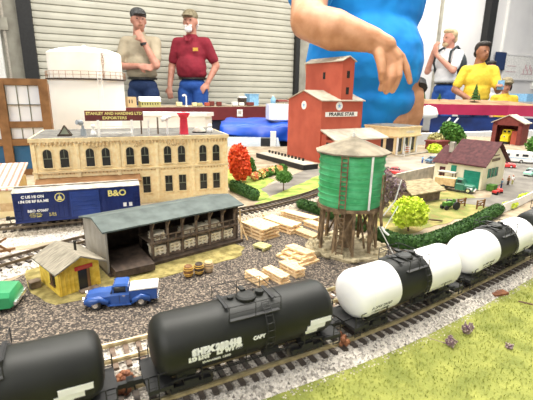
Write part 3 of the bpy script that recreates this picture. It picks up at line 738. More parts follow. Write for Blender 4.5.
m.build('ladder', 'white_paint', st)
a0 = math.atan2(-TY, -TX)   # towards the viewer
for k, chh in enumerate('CANDELOR'):
    a = a0+R(26); t_ = text(chh, 1.0, ((TR)*cos(a), (TR)*sin(a), zb+5.6-k*.72), (pi/2, 0, a+pi/2), 'rusty_rail', st, 'lettering', .02, 1.0)

# brown framed factory behind the warehouse, at the left
fb = thing('factory_building', 'brown framed factory building with pale grid windows at the left edge', 'building', (-74.6, 69.6, 0), 21.5)
MB().box((16.5, 3, 9), (33, 5.2, 18)).build('core', 'timber_brown', fb)
m = MB()
for x in (-.2, 8.5, 17.0, 25.2, 32.6): m.box((x, 0, 9.2), (1.6, 1.2, 18.4))
for z in (18.2, 10.1, 6.6, .6): m.box((16.5, .1, z), (33.8, 1.0, 1.2))
m.box((16.5, 0, 13.8), (33, .5, .01)); m.build('frame', 'timber_brown', fb)
for x0, x1 in ((.6, 7.7), (9.3, 16.2), (17.8, 24.4), (26.0, 31.8)):
    for z0, z1 in ((10.7, 17.5), (7.3, 9.4)):
        f_ = MB()
        n = 3
        for i in range(n+1): x = x0+(x1-x0)*i/n; f_.box((x, .12, (z0+z1)/2), (.14, .1, z1-z0))
        if z1 > 15:
            f_.box(((x0+x1)/2, .12, z0+3.2), (x1-x0, .1, .14))
        w_ = f_.build('window', 'sash', fb); MB().box(((x0+x1)/2, .3, (z0+z1)/2), (x1-x0, .2, z1-z0)).build('pane', 'pane_pale', w_)
    MB().box(((x0+x1)/2, .28, 3.4), (x1-x0+.6, .24, 5)).build('garage_door', 'pane_blue', fb)

# ------------------------------------------------------------------ lumber shed
SA = math.degrees(math.atan2(.64, .768)); FX, FY = -14.7, 34.3
sh = thing('lumber_shed', 'long open lumber shed with grey green roof and plank racks of timber', 'shed', (FX, FY, .04), SA)
SL, SD = 15.2, 6.9
m = MB(); m.add([(0, 0, 0), (0, SD, 0), (0, SD, 4.05), (0, 2.7, 5.0), (0, 0, 4.4), (.18, 0, 0), (.18, SD, 0), (.18, SD, 4.05), (.18, 2.7, 5.0), (.18, 0, 4.4)], [(4,3,2,1,0), (5,6,7,8,9), (0,1,6,5), (1,2,7,6), (2,3,8,7), (3,4,9,8), (4,0,5,9)]); m.build('end_wall', 'shed_wall', sh)
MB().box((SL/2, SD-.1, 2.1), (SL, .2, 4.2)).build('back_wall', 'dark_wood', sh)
m = MB()
pf = [(-.35, 4.55), (2.7, 5.2), (SD+.3, 4.2), (SD+.3, 4.05), (2.7, 5.03), (-.35, 4.4)]
m.xprism(pf[::-1], -.3, SL+.3)
m.build('roof', 'shed_roof', sh)
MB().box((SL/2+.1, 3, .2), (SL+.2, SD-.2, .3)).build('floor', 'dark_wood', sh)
m = MB().add([(.3, -1.3, .25), (3.9, -1.7, .25), (4.2, 3, .35), (.3, 3, .35), (.3, -1.3, .9), (3.9, -1.7, .9), (4.2, 3, 1.3), (.3, 3, 1.3)], [(0,3,2,1), (4,5,6,7), (0,1,5,4), (1,2,6,5), (2,3,7,6), (3,0,4,7)]); m.build('loading_dock', 'dark_wood', sh)
xs = [4.7+i*1.68 for i in range(7)]
for x in xs:
    m = MB().box((x, .55, 2.1), (.24, .24, 4.2)); m.bar((x, .55, 3.4), (x, -.1, 4.3), .14); m.build('post', 'weathered_wood', sh)
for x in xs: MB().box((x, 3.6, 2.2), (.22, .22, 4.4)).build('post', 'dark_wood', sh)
m = MB().box((9.75, 1.9, 2.15), (10.6, 3.4, .16)); m.box((9.75, .38, 2.1), (10.8, .16, .3))
for k in range(20): m.box((4.8+k*.52, .22, 2.1), (.12, .3, .16))
m.build('upper_deck', 'weathered_wood', sh)
m = MB().box((9.75, .3, 2.75), (10.6, .1, .12))
for k in range(13): m.box((4.7+k*.84, .3, 2.45), (.1, .1, .6))
m.build('railing', 'weathered_wood', sh)
MB().box((9.75, .7, .45), (10.6, .2, .25)).build('sill_beam', 'weathered_wood', sh)
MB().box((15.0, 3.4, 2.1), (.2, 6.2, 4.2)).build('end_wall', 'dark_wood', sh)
MB().bar((15.3, -.2, .2), (15.8, .9, 3.6), .16).bar((16.0, -.4, .1), (15.5, 1.2, 3), .14).build('brace', 'lumber_tan', sh)
def bundle(m, w, d, hh, rows, mi=0, gap=.03, cx=0, cy=0, z0=0, seed=1, bolster=0):
    rr = random.Random(seed); z = z0
    for r_ in range(rows):
        t = hh/rows
        n = max(3, int(d/.36))
        for i in range(n):
            y = cy-d/2+(i+.5)*d/n; m.box((cx+rr.uniform(-.1, .1), y, z+t*.3), (w+rr.uniform(-.12, .12), d/n-gap, t*.5), mi=mi)
        if r_ < rows-1 or bolster:
            for x in (-.38, 0, .38): m.box((cx+x*w, cy, z+t*.78), (t*.5, d*.96, t*.5), mi=mi)
        z += t
    return m
def at(u, v, z=0): a = R(SA); return (FX+u*cos(a)-v*sin(a), FY+u*sin(a)+v*cos(a), .04+z)
for i in range(6):
    nm = ['first', 'second', 'third', 'fourth', 'fifth', 'sixth'][i]
    solo(bundle(MB(), 1.38, 1.5, 1.35, 4, seed=i), 'lumber_bundle', 'pale_lumber', f'pale lumber bundle on the lower shelf of the shed, {nm} from the left', 'lumber', at(xs[i]+.84, 1.35, .36), SA, 'lumber bundles in the shed')
for i, k in enumerate((0, 2, 3, 4)):
    solo(bundle(MB(), 1.3, 1.3, .62+(.25 if k == 0 else 0), 3, seed=20+i), 'lumber_bundle', 'pale_lumber', f"pale lumber bundle on the shed's upper deck, {['first','second','third','fourth'][i]} from the left", 'lumber', at(xs[k]+.84, 1.2, 2.24), SA, 'lumber bundles in the shed')
# barrels
def barrel(lb, x, y, mk):
    t = thing('barrel', lb, 'barrel', (x, y, .09), group='barrels in front of the lumber shed')
    MB().lathe([(.34, 0), (.44, .3), (.47, .55), (.44, .8), (.34, 1.1), (.28, 1.1), (.28, 1.04)], n=16).build('staves', mk, t, True)
    m = MB()
    for z, r_ in ((.18, .41), (.36, .47), (.74, .47), (.92, .41)): m.lathe([(r_, z-.04), (r_+.02, z), (r_, z+.04)], n=16)
    m.build('hoop', 'brass_gold' if mk != 'lumber_tan' else 'weathered_wood', t)
barrel('brown barrel with brass hoops, left of the three barrels', -7.25, 34.6, 'timber_brown')
barrel('dark barrel, middle of the three barrels', -6.35, 35.15, 'dark_wood')
barrel('pale tan barrel, right of the three barrels', -5.5, 35.7, 'lumber_tan')

# stacked lumber in the yard
def stack(lb, x, y, w, d, hh, rows, rz, seed, mk='lumber'):
    return solo(bundle(MB(), w, d, hh, rows, seed=seed), 'lumber_stack', mk, lb, 'lumber stack', (x, y, .04), rz, 'lumber stacks in the yard')
LA = -42
stack('large square lumber stack nearest the shed, four layers high', -.75, 46.4, 4.0, 2.9, 1.7, 4, -47, 31)
stack('large lumber stack just behind and right of the nearest large stack', 2.0, 49.0, 5.2, 2.1, 1.3, 3, -45, 32)
stack('long flat lumber stack on the far side of the yard by the hedge', 4.6, 53.0, 5.6, 1.6, .9, 3, -42, 33)
stack('tan plank stack between the large stacks and the water tower', 5.0, 46.2, 3.4, 1.3, .7, 2, -52, 34, 'lumber_tan')
stack('small lumber stack, left of the three small stacks in front', -.8, 33.9, 2.4, 1.05, .9, 3, -50, 35)
stack('small lumber stack, middle of the three small stacks in front', 1.0, 34.5, 2.7, 1.1, .9, 3, -50, 36)
stack('small lumber stack, right of the three small stacks in front', 2.55, 35.9, 2.6, 1.1, .95, 3, -52, 37)
m = MB(); bundle(m, 3.8, 2.7, .42, 1, seed=41, bolster=1); bundle(m, 3.4, 1.9, .42, 1, cy=.15, z0=.42, seed=42, bolster=1); bundle(m, 3.0, 1.2, .42, 1, cy=.35, z0=.84, seed=43)
solo(m, 'lumber_stack', 'lumber', 'stepped pyramid lumber stack beside the water tower', 'lumber stack', (3.35, 39.2, .04), -48, 'lumber stacks in the yard')
stack('low tan planks along the edge behind the large stacks', .3, 54.0, 4.6, 1.2, .4, 1, -40, 45, 'lumber_tan')
solo(bundle(MB(), 3.0, 1.3, .8, 2, seed=46), 'lumber_stack', 'lumber', 'smaller lumber stack between the long stack and the water tower', 'lumber stack', (6.3, 49.6, .04), -52, 'lumber stacks in the yard')
m = MB().box((0, 0, .35), (1.7, 1.3, .2))
for x in (-.6, .6): m.box((x, 0, .13), (.2, 1.2, .26))
solo(m, 'pallet', 'leaf_dry', 'green mossy pallet lying in the yard before the large stack', 'pallet', (-.4, 41.9, .04), -40)
m = MB()
for p in ((-1.4, 0, 0, 1.2, .3, 1.6), (-1, .6, 0, .4, -.2, 1.9), (1.4, .4, 0, -.5, 0, 1.7), (-.8, -.5, .2, 1.8, .6, .3)): m.bar(p[:3], p[3:], .2)
solo(m, 'timber_pile', 'timber_brown', 'jumble of orange brown timbers between the left tracks', 'timber pile', (-28.2, 38.6, .3), 10)
m = MB()
for k in range(5): m.bar((-.6+k*.3, 0, 0), (rnd(-.3, .5), 1.2, rnd(.8, 1.8)), .12)
solo(m, 'timber_pile', 'lumber_tan', 'few tan poles leaning by the right end of the lumber shed', 'timber pile', (-1.9, 47.4, .05), 30)

# ------------------------------------------------------------------ yellow hut
HA = 48; hx, hy = -17.2, 30.3
ht = thing('hut', 'small yellow wooden hut with shingle roof and red door lintel', 'hut', (hx, hy, .07), HA)
HW, HD = 3.5, 4.3
m = MB(); prof = [(0, 0), (HW, 0), (HW, 2.3), (HW/2, 3.15), (0, 2.3)]; m.yprism(prof, 0, HD)
for k in range(10): 
    if not 4 <= k <= 7: m.box((.15+k*.35, -.03, 1.12), (.05, .06, 2.2))
m.build('wall', 'hut_yellow', ht)
m = MB()
for s_ in (-1, 1):
    x0 = HW/2; x1 = HW/2+s_*(HW/2+.42); z0 = 3.24; z1 = 2.2
    m.add([(x0, -.6, z0), (x1, -.6, z1), (x1, HD+.4, z1), (x0, HD+.4, z0), (x0, -.6, z0+.14), (x1, -.6, z1+.12), (x1, HD+.4, z1+.12), (x0, HD+.4, z0+.14)], [(0,1,2,3), (7,6,5,4), (0,4,5,1), (1,5,6,2), (2,6,7,3), (3,7,4,0)])
m.build('roof', 'hut_roof', ht)
MB().box((2.1, -.04, 1.0), (1.0, .1, 2.0)).build('doorway', 'dark_window', ht)
MB().box((2.1, -.1, 2.1), (1.5, .12, .34)).build('door_lintel', 'red_paint', ht); MB().box((2.45, -.1, .95), (.22, .08, 1.9)).build('door', 'timber_brown', ht)
MB().box((2.1, -.18, 2.1), (1.0, .04, .12)).build('name_plate', 'silo_pink', ht)
w_ = MB().box((-.05, 1.2, 1.35), (.1, .9, 1.3)).build('window', 'dark_window', ht)
MB().box((-.12, 1.2, 1.35), (.06, .06, 1.3)).box((-.12, 1.2, .7), (.08, 1.1, .1)).build('window_frame', 'timber_brown', w_)
MB().cyl((HW/2+.5, 1.6, 2.8), (HW/2+.5, 1.6, 3.9), .11).cyl((HW/2+.5, 1.6, 3.9), (HW/2+.5, 1.6, 4.0), .15).build('stovepipe', 'dark_window', ht)
MB().box((2.25, -.5, .08), (1.6, .7, .16)).build('step', 'weathered_wood', ht)
solo(MB().box((0, 0, .3), (.8, .7, .6)).box((0, 0, .62), (.9, .8, .06)), 'crate', 'weathered_wood', 'tiny wooden crate on the sand beside the hut window', 'crate', (-20.3, 32.0, .07), HA)

# ------------------------------------------------------------------ vehicles
def wheels(t, xs_, w, r_=.38, hub='chrome'):
    for x in xs_:
        for s_ in (-1, 1):
            o = MB().cyl((x, s_*(w-.22), r_), (x, s_*w, r_), r_, n=18).build('wheel', 'tyre', t); MB().cyl((x, s_*(w-.02), r_), (x, s_*(w+.04), r_), r_*.55, n=14).build('hubcap', hub, o)
def loft(m, secs, mi=0):
    """secs: list of (x, [(y,z)...]) closed rings"""
    n = len(secs[0][1]); o = []
    for x, ring in secs: o += [(x, y, z) for y, z in ring]
    fs = []
    for j in range(len(secs)-1):
        for i in range(n): fs.append((j*n+i, j*n+(i+1) % n, (j+1)*n+(i+1) % n, (j+1)*n+i))
    fs += [tuple(reversed(range(n))), tuple(range((len(secs)-1)*n, len(secs)*n))]
    m.add(o, fs, mi)
def rr(w, z0, z1, c=.2): return [(-w, z0), (w, z0), (w, z1-c), (w-c, z1), (-w+c, z1), (-w, z1-c)]
def sedan(lb, mk, loc, rz, s=1.0, group=None):
    t = thing('car', lb, 'car', loc, rz)
    m = MB(); loft(m, [(2.6, rr(.75, .3, .8)), (2.45, rr(.88, .22, .98)), (1.0, rr(.95, .2, 1.08)), (-1.2, rr(.95, .2, 1.08)), (-2.3, rr(.9, .22, 1.0)), (-2.6, rr(.75, .3, .85))]); o = m.build('body', mk, t, True); o.modifiers.new('e', 'EDGE_SPLIT').split_angle = R(35)
    m = MB(); loft(m, [(.95, rr(.82, 1.0, 1.06, .03)), (.4, rr(.72, 1.0, 1.55, .12)), (-.9, rr(.72, 1.0, 1.55, .12)), (-1.6, rr(.82, 1.0, 1.06, .03))]); g_ = m.build('windows', 'glass_dark', t, True)
    m = MB(); loft(m, [(.42, rr(.7, 1.5, 1.6, .06)), (-.92, rr(.7, 1.5, 1.6, .06))])
    for x in (.45, -.25, -.95): m.box((x, .73, 1.28), (.1, .06, .5)); m.box((x, -.73, 1.28), (.1, .06, .5))
    m.build('roof', mk, t); MB().box((2.66, 0, .42), (.12, 1.6, .16)).build('bumper', 'chrome', t); MB().box((-2.66, 0, .42), (.12, 1.6, .16)).build('bumper', 'chrome', t)
    wheels(t, (1.6, -1.6), .93, .36)
    t.scale = (s, s, s); return t
# blue pickup
pk = thing('pickup_truck', 'shiny blue vintage pickup truck with white bed cover parked on the gravel', 'truck', (-11.85, 29.7, .04), 192.5)
m = MB()
loft(m, [(2.75, rr(.5, .5, 1.0)), (2.6, rr(.72, .42, 1.18, .3)), (1.8, rr(.78, .4, 1.3, .35)), (.75, rr(.85, .35, 1.38, .3)), (.5, rr(.95, .3, 1.3, .15)), (-.8, rr(.95, .3, 1.3, .15))])
m.build('cab_body', 'car_blue', pk, True).modifiers.new('e', 'EDGE_SPLIT').split_angle = R(35)
m = MB(); loft(m, [(.72, rr(.8, 1.28, 1.36, .04)), (.4, rr(.74, 1.28, 1.95, .18)), (-.55, rr(.74, 1.28, 1.95, .18)), (-.72, rr(.8, 1.28, 1.5, .1))]); m.build('windows', 'glass_dark', pk, True)
m = MB(); loft(m, [(.5, rr(.78, 1.86, 1.92, .03)), (.35, rr(.78, 1.86, 2.06, .14)), (-.55, rr(.78, 1.86, 2.06, .14)), (-.72, rr(.78, 1.5, 1.98, .14))])
for x in (.5, -.62): m.box((x, .77, 1.6), (.16, .08, .6)); m.box((x, -.77, 1.6), (.16, .08, .6))
m.build('roof', 'car_blue', pk)
for s_ in (-1, 1):
    m = MB(); loft(m, [(2.85, [(s_*.62+a*.2, z) for a, z in ((-1, .5), (1, .5), (1, .8), (-1, .8))]), (2.4, [(s_*.75+a*.3, z) for a, z in ((-1, .35), (1, .35), (1, 1.0), (-1, 1.0))]), (1.6, [(s_*.78+a*.3, z) for a, z in ((-1, .45), (1, .75), (1, 1.08), (-1, 1.1))]), (.9, [(s_*.8+a*.26, z) for a, z in ((-1, .3), (1, .3), (1, .7), (-1, .75))])]); m.build('fender', 'car_blue', pk, True)
    m = MB(); loft(m, [(-1.0, [(s_*.82+a*.24, z) for a, z in ((-1, .3), (1, .3), (1, .75), (-1, .8))]), (-1.7, [(s_*.84+a*.26, z) for a, z in ((-1, .45), (1, .75), (1, 1.12), (-1, 1.12))]), (-2.5, [(s_*.82+a*.22, z) for a, z in ((-1, .35), (1, .35), (1, .85), (-1, .9))])]); m.build('fender', 'car_blue', pk, True)
    MB().cyl((2.8, s_*.6, .88), (2.92, s_*.6, .88), .17, n=14).build('headlight', 'chrome', pk)
    MB().box((0, s_*.98, .32), (1.9, .25, .1)).build('running_board', 'car_blue', pk)
    MB().box((-.35, s_*.96, 1.1), (.26, .06, .06)).build('door_handle', 'chrome', pk)
    MB().box((0, s_*.955, .8), (.03, .02, .9)).build('door_seam', 'glass_dark', pk)
m = MB().box((-1.9, 0, .6), (2.2, 1.6, .2))
for y in (-.78, .78): m.box((-1.9, y, .95), (2.2, .12, .85))
m.box((-2.98, 0, .95), (.12, 1.6, .8)).box((-.85, 0, .95), (.12, 1.6, .8)); m.build('cargo_bed', 'car_blue', pk)
m = MB(); m.add([(-.8, -.84, 1.42), (-.8, .84, 1.42), (-3.15, .8, 1.5), (-3.15, -.8, 1.5), (-.8, -.84, 1.52), (-.8, .84, 1.52), (-3.15, .8, 1.64), (-3.15, -.8, 1.64)], [(0,1,2,3), (7,6,5,4), (0,4,5,1), (1,5,6,2), (2,6,7,3), (3,7,4,0)]); m.build('bed_cover', 'white_paint', pk)
MB().box((2.9, 0, .42), (.12, 1.7, .16)).build('bumper', 'chrome', pk); MB().box((2.78, 0, .75), (.12, .7, .4)).build('grille', 'chrome', pk); MB().box((-3.12, 0, .42), (.1, 1.6, .14)).build('bumper', 'chrome', pk)
wheels(pk, (1.95, -1.75), 1.02, .44); pk.scale = (.95, .95, .95)
sedan('green rounded car cut off by the left edge of the photo', 'car_green', (-23.9, 28.3, .04), 14, 1.55)
sedan('red sedan parked on the street behind the purple tree', 'car_red', (28.2, 86.2, .06), -25, .95)
sedan('slate blue car on the street in front of the cream shop', 'car_slate', (43.0, 102.5, .06), 30, 1.0)
sedan('red sedan parked between the house and the camper trailer', 'car_red', (58.2, 97.6, .07), -25, 1.0)
sedan('pale teal car at the right edge of the photo', 'car_teal', (58.6, 87.5, .07), 40, .95)
cp = thing('camper_trailer', 'white rounded camper trailer on the road behind the red car', 'trailer', (66.3, 104.8, .07), -26)
m = MB(); loft(m, [(-4, rr(.9, 1.0, 2.0, .4)), (-3.6, rr(1.1, .6, 2.6, .4)), (-2.6, rr(1.15, .45, 2.95, .3)), (2.6, rr(1.15, .45, 2.95, .3)), (3.6, rr(1.1, .6, 2.6, .4)), (4, rr(.9, 1.0, 2.0, .4))]); m.build('body', 'white_paint', cp, True).modifiers.new('e', 'EDGE_SPLIT').split_angle = R(35)
for x, w_ in ((-2.9, 1.2), (-.6, .6), (1.2, 1.3), (3.1, .6)): MB().box((x, -1.17, 2.05), (w_, .06, .6)).build('window', 'glass_dark', cp)
MB().box((0, -1.17, 1.3), (6.8, .05, .12)).build('stripe', 'light_blue', cp); wheels(cp, (.5,), 1.2, .45); MB().bar((-3.8, 0, .6), (-5.2, 0, .5), .15).build('drawbar', 'under_black', cp)
ft = thing('farm_truck', 'dark green farm truck with tan load standing before the white garage', 'truck', (34.6, 71.5, .07), -38)
m = MB(); loft(m, [(3.2, rr(.6, .5, 1.2)), (3.0, rr(.8, .4, 1.4, .2)), (1.6, rr(.85, .4, 1.5, .2)), (1.5, rr(1.0, .4, 1.6, .1)), (.1, rr(1.0, .4, 1.6, .1))]); m.build('hood', 'truck_green', ft)
m = MB(); loft(m, [(1.5, rr(.95, 1.6, 1.65, .02)), (1.2, rr(.85, 1.6, 2.4, .1)), (.1, rr(.85, 1.6, 2.4, .1))]); m.build('cab', 'truck_green', ft)
MB().box((.7, -.88, 2.0), (.7, .06, .45)).build('window', 'glass_dark', ft)
MB().box((-1.8, 0, .75), (3.6, 1.9, .25)).build('bed', 'under_black', ft); MB().box((-1.8, 0, 1.55), (3.5, 1.85, 1.35)).build('load', 'lumber_tan', ft)
MB().box((3.25, 0, .6), (.12, 1.8, .25)).build('bumper', 'white_paint', ft); MB().box((2.5, -.85, .85), (.9, .35, .35)).build('fender', 'white_paint', ft)
wheels(ft, (2.3, -1.9), 1.05, .5)
tr = thing('tractor', 'small green tractor on the yellow field beside the hedge', 'tractor', (28.2, 59.3, .05), 200)
MB().box((.5, 0, .85), (1.5, .6, .6)).build('hood', 'leaf_green', tr); MB().box((-.6, 0, .8), (.7, .8, .4)).box((-.75, 0, 1.25), (.14, .6, .5)).build('seat', 'leaf_green', tr); MB().cyl((.7, 0, 1.1), (.7, 0, 1.7), .06).build('exhaust', 'dark_window', tr)
for x, r_, w_ in ((-.6, .62, .85), (1.0, .34, .6)):
    for s_ in (-1, 1): MB().cyl((x, s_*w_, r_), (x, s_*(w_-.28), r_), r_, n=16).build('wheel', 'tyre', tr)

# ------------------------------------------------------------------ grain elevator
EA = math.degrees(math.atan2(7.4, 12.4)); ex, ey = 13.0, 99.5
el = thing('grain_elevator', 'tall red grain elevator with gabled tower and white star emblems', 'building', (ex, ey, 0), EA)
EW, ED, EH = 13.4, 14.5, 15.2
m = MB().xprism([(0, 0), (ED, 0), (ED, EH), (ED/2, EH+2.2), (0, EH)][::1], 0, EW); m.build('wall', 'silo_pink', el)
m = MB()
for a, b in ((-.5, ED/2), (ED+.5, ED/2)):
    z0, z1 = EH+.0-(.15), EH+2.3
    m.add([(-.4, a, z0), (EW+.4, a, z0), (EW+.4, b, z1), (-.4, b, z1), (-.4, a, z0+.22), (EW+.4, a, z0+.22), (EW+.4, b, z1+.22), (-.4, b, z1+.22)], [(0,1,2,3), (7,6,5,4), (0,4,5,1), (1,5,6,2), (2,6,7,3), (3,7,4,0)])
m.build('roof', 'silo_roof', el)
m = MB().yprism([(5.9, EH-1), (9.7, EH-1), (9.7, 24.6), (7.8, 25.6), (5.9, 24.6)], -.02, ED+.6)
tw_ = m.build('tower', 'silo_pink', el)
m = MB()
for s_ in (-1, 1):
    x1 = 7.8+s_*2.3; m.add([(7.8, -.4, 25.65), (x1, -.4, 24.5), (x1, ED+1, 24.5), (7.8, ED+1, 25.65), (7.8, -.4, 25.9), (x1, -.4, 24.72), (x1, ED+1, 24.72), (7.8, ED+1, 25.9)], [(0,1,2,3), (7,6,5,4), (0,4,5,1), (1,5,6,2), (2,6,7,3), (3,7,4,0)])
m.build('tower_roof', 'silo_roof', tw_)
for z in (21.5, 17.6): MB().box((7.8, -.06, z), (.9, .1, 1.7)).build('window', 'dark_window', tw_)
MB().box((5.85, 7.0, 21.3), (.1, .9, 1.7)).build('window', 'dark_window', tw_)
def disc(loc, rot, r_):
    o = MB().cyl((0, 0, 0), (0, 0, .1), r_, n=28).build('emblem', 'white_paint', el); o.location = Vector(loc)*S; o.rotation_euler = rot
    pts = [(r_*(.62 if k % 2 == 0 else .26)*sin(pi*k/5), r_*(.62 if k % 2 == 0 else .26)*cos(pi*k/5)) for k in range(10)]
    MB().prism(pts, .1, .14).build('star', 'light_blue', o)
disc((5.5, -.02, 13.9), (pi/2, 0, 0), 1.05); disc((-.02, 7.2, 13.9), (pi/2, 0, -pi/2), 1.05)
bd = MB().box((6.4, -.1, 11.9), (10.4, .12, 1.15)).build('sign_board', 'white_paint', el)
text('PRAIRIE STAR', 1.15, (6.4, -.18, 11.9), FRONT, 'dark_window', bd, 'lettering', .03, 1.2, bold=.03)
m = MB().box((7.9, -2.7, 3.0), (15, 5.4, 6.0)).box((7.9, -1.0, 6.6), (15, 1.8, 1.3)); m.build('office_wing', 'silo_pink', el)
m = MB().add([(-.6, -6.6, 6.05), (17, -6.6, 6.05), (17, 0, 8.0), (.0, 0, 8.0), (-.6, -6.6, 6.35), (17, -6.6, 6.35), (17, 0, 8.3), (.0, 0, 8.3)], [(0,3,2,1), (4,5,6,7), (0,1,5,4), (1,2,6,5), (2,3,7,6), (3,0,4,7)]); m.build('wing_roof', 'silo_roof', el)
MB().box((.36, -3.0, 4.8), (.14, 1.8, 1.2)).build('window', 'dark_window', el)
# platform with black kerb
pf_ = thing('loading_platform', 'flat pale platform with black edge and row of black posts beside the elevator', 'platform', (-2.6, 106, .1), -58)
m = MB().box((9.8, 2.1, .55), (21, 4.2, 1.1)); m.build('deck_base', 'under_black', pf_); MB().box((9.8, 2.2, 1.13), (20.6, 3.8, .1)).build('deck', 'silo_roof', pf_)
for k in range(11): MB().box((.6+k*1.5, 3.4, 1.5), (.45, .4, .7)).build('post', 'dark_window', pf_)

# ------------------------------------------------------------------ cream shop
spn = thing('corner_shop', 'cream flat-roofed corner shop with dark window bays behind the water tower', 'building', (37.5, 115, .06), 40)
m = MB().box((5.85, 6, 6.2), (11.7, 12, 2.6)).box((5.85, 6.5, 2.5), (11.0, 11, 5.0)); m.build('wall', 'cream_paint', spn)
MB().box((5.85, 6, 7.6), (12.1, 12.4, .4)).box((5.85, 5.85, 5.1), (12, 12.2, .3)).build('cornice', 'cornice', spn)
MB().box((5.85, 6, 7.86), (11.2, 11.4, .12)).build('roof', 'flat_roof', spn)
for i, x in enumerate((1.9, 5.3, 8.7)):
    MB().box((x, .95, 2.6), (2.5, .12, 3.9)).build('window', 'glass_dark', spn)
for i, y in enumerate((3, 6.5, 10)): MB().box((.3, y, 2.6), (.12, 2.4, 3.9)).build('window', 'glass_dark', spn)
for x in (.2, 3.6, 7.0, 10.6): MB().cyl((x, .4, 0), (x, .4, 5.0), .3, n=10).build('column', 'white_paint', spn)
text('GENERAL', .9, (5.8, -.05, 6.3), FRONT, 'lettering_white', spn, 'lettering', .02, 1.2)
fg = MB().cyl((0, 0, 0), (0, 0, 3.6), .08, n=6)
for k in range(6): fg.box((.75, 0, 1.5+k*.28), (1.5, .06, .14), mi=1+(k % 2))
solo(fg, 'flag', ['white_paint', 'red_paint', 'white_paint'], 'red and white striped flag on a pole at the shop corner', 'flag', (38.5, 111.8, .06), 20)
solo(MB().prism([(-4, -2), (2.5, -2), (2.5, 2), (-4, 2)], 0, 2.4).prism([(-4.3, -2.3), (2.8, -2.3), (2.8, 2.3), (-4.3, 2.3)], 2.4, 2.8), 'small_store', 'barn_red', 'low red flat-roofed store to the right of the cream shop', 'building', (55.5, 130.5, .02), 35)

# ------------------------------------------------------------------ water tower
wx, wy = 9.15, 42.7
m = MB()
rr_ = random.Random(4)
pts = [(4.5*(1+.1*rr_.uniform(-1, 1))*cos(2*pi*i/22), 4.3*(1+.1*rr_.uniform(-1, 1))*sin(2*pi*i/22)) for i in range(22)]
wt = thing('water_tower', 'green wooden water tower with conical roof on a timber trestle', 'water tower', (wx, wy, .04))
MB().prism(pts, 0, .28).build('stone_base', 'rock', wt)
m = MB()
for i in range(60): a = rnd(0, 6.28); r_ = rnd(2.6, 4.5); m.ball((r_*cos(a), r_*sin(a), .3), (rnd(.2, .55), rnd(.2, .5), rnd(.15, .4)), 6)
m.build('rocks', 'rock', wt)
m = MB(); n = 10
for i in range(n):
    a = 2*pi*(i+.5)/n
    MB().bar((3.25*cos(a), 3.25*sin(a), .2), (2.95*cos(a), 2.95*sin(a), 5.1), .27).build('leg', 'tower_wood', wt)
for i in range(n):
    a, b = 2*pi*(i+.5)/n, 2*pi*(i+1.5)/n
    if i % 2 == 0: 
        m.bar((3.25*cos(a), 3.25*sin(a), .5), (2.95*cos(b), 2.95*sin(b), 4.8), .18); m.bar((3.25*cos(b), 3.25*sin(b), .5), (2.95*cos(a), 2.95*sin(a), 4.8), .18)
m.build('brace', 'tower_wood', wt)
MB().cyl((0, 0, .2), (0, 0, 5.1), .9, .8, 12).bar((-1.8, -1.0, .3), (-1.2, -1, 5), .2).bar((1.8, -1.0, .3), (1.0, -1, 5), .2).build('riser', 'tower_wood', wt)
m = MB().lathe([(3.5, 5.0), (3.5, 5.35)], n=40)
for k in range(9): m.box((0, -2.8+k*.7, 5.0), (2*math.sqrt(max(.1, 3.55**2-(-2.8+k*.7)**2)), .25, .3))
m.build('platform', 'tower_wood', wt)
pr = [(3.32, 5.36)]
for k in range(1, 23):
    z = 5.36+k*.26; pr.append((3.32+.05*(k/22)*2+(.03 if k % 2 else 0), z))
MB().lathe(pr, n=48).build('tank', 'tower_green', wt)
m = MB()
for k in range(1, 9): z = 5.4+k*.66; m.lathe([(3.42+k*.008, z-.05), (3.48+k*.008, z-.05), (3.48+k*.008, z+.05), (3.42+k*.008, z+.05)], n=48)
m.build('hoop', 'tower_green', wt)
nn = 10
MB().lathe([(3.5, 11.05), (4.05, 10.95), (4.05, 11.1), (.3, 12.55), (.02, 12.6)], n=nn, ph=.25).build('roof', 'tower_roof', wt)
MB().cyl((0, 0, 12.5), (0, 0, 12.95), .16).cyl((0, 0, 12.9), (.05, 0, 13.3), .06).build('finial', 'pipe_white', wt)
a = math.atan2(-1, -.42); dx, dy = cos(a), sin(a); m = MB(); 
for s_ in (-.32, .32): m.bar((3.75*dx-s_*dy, 3.75*dy+s_*dx, .3), (3.65*dx-s_*dy, 3.65*dy+s_*dx, 11.0), .12)
for k in range(22): z = .7+k*.48; m.bar((3.72*dx-.36*dy, 3.72*dy+.36*dx, z), (3.72*dx+.36*dy, 3.72*dy-.36*dx, z), .1)
m.build('ladder', 'tower_wood', wt)
a = math.atan2(-1, .38); dx, dy = cos(a), sin(a); MB().cyl((3.68*dx, 3.68*dy, 5.4), (3.72*dx, 3.72*dy, 11.0), .12).build('standpipe', 'pipe_white', wt)
a = math.atan2(-.7, .9); dx, dy = cos(a), sin(a); m = MB()
for s_ in (-.5, .1): m.bar((3.8*dx-s_*dy, 3.8*dy+s_*dx, 4.4), (3.8*dx-s_*dy, 3.8*dy+s_*dx, 9.0), .15)
m.bar((3.8*dx-.9*dy, 3.8*dy+.9*dx, 8.1), (3.8*dx+.5*dy, 3.8*dy-.5*dx, 8.1), .16); m.cyl((3.6*dx, 3.6*dy, 5.6), (3.9*dx, 3.9*dy, 3.4), .16); m.build('spout_frame', 'tower_wood', wt)
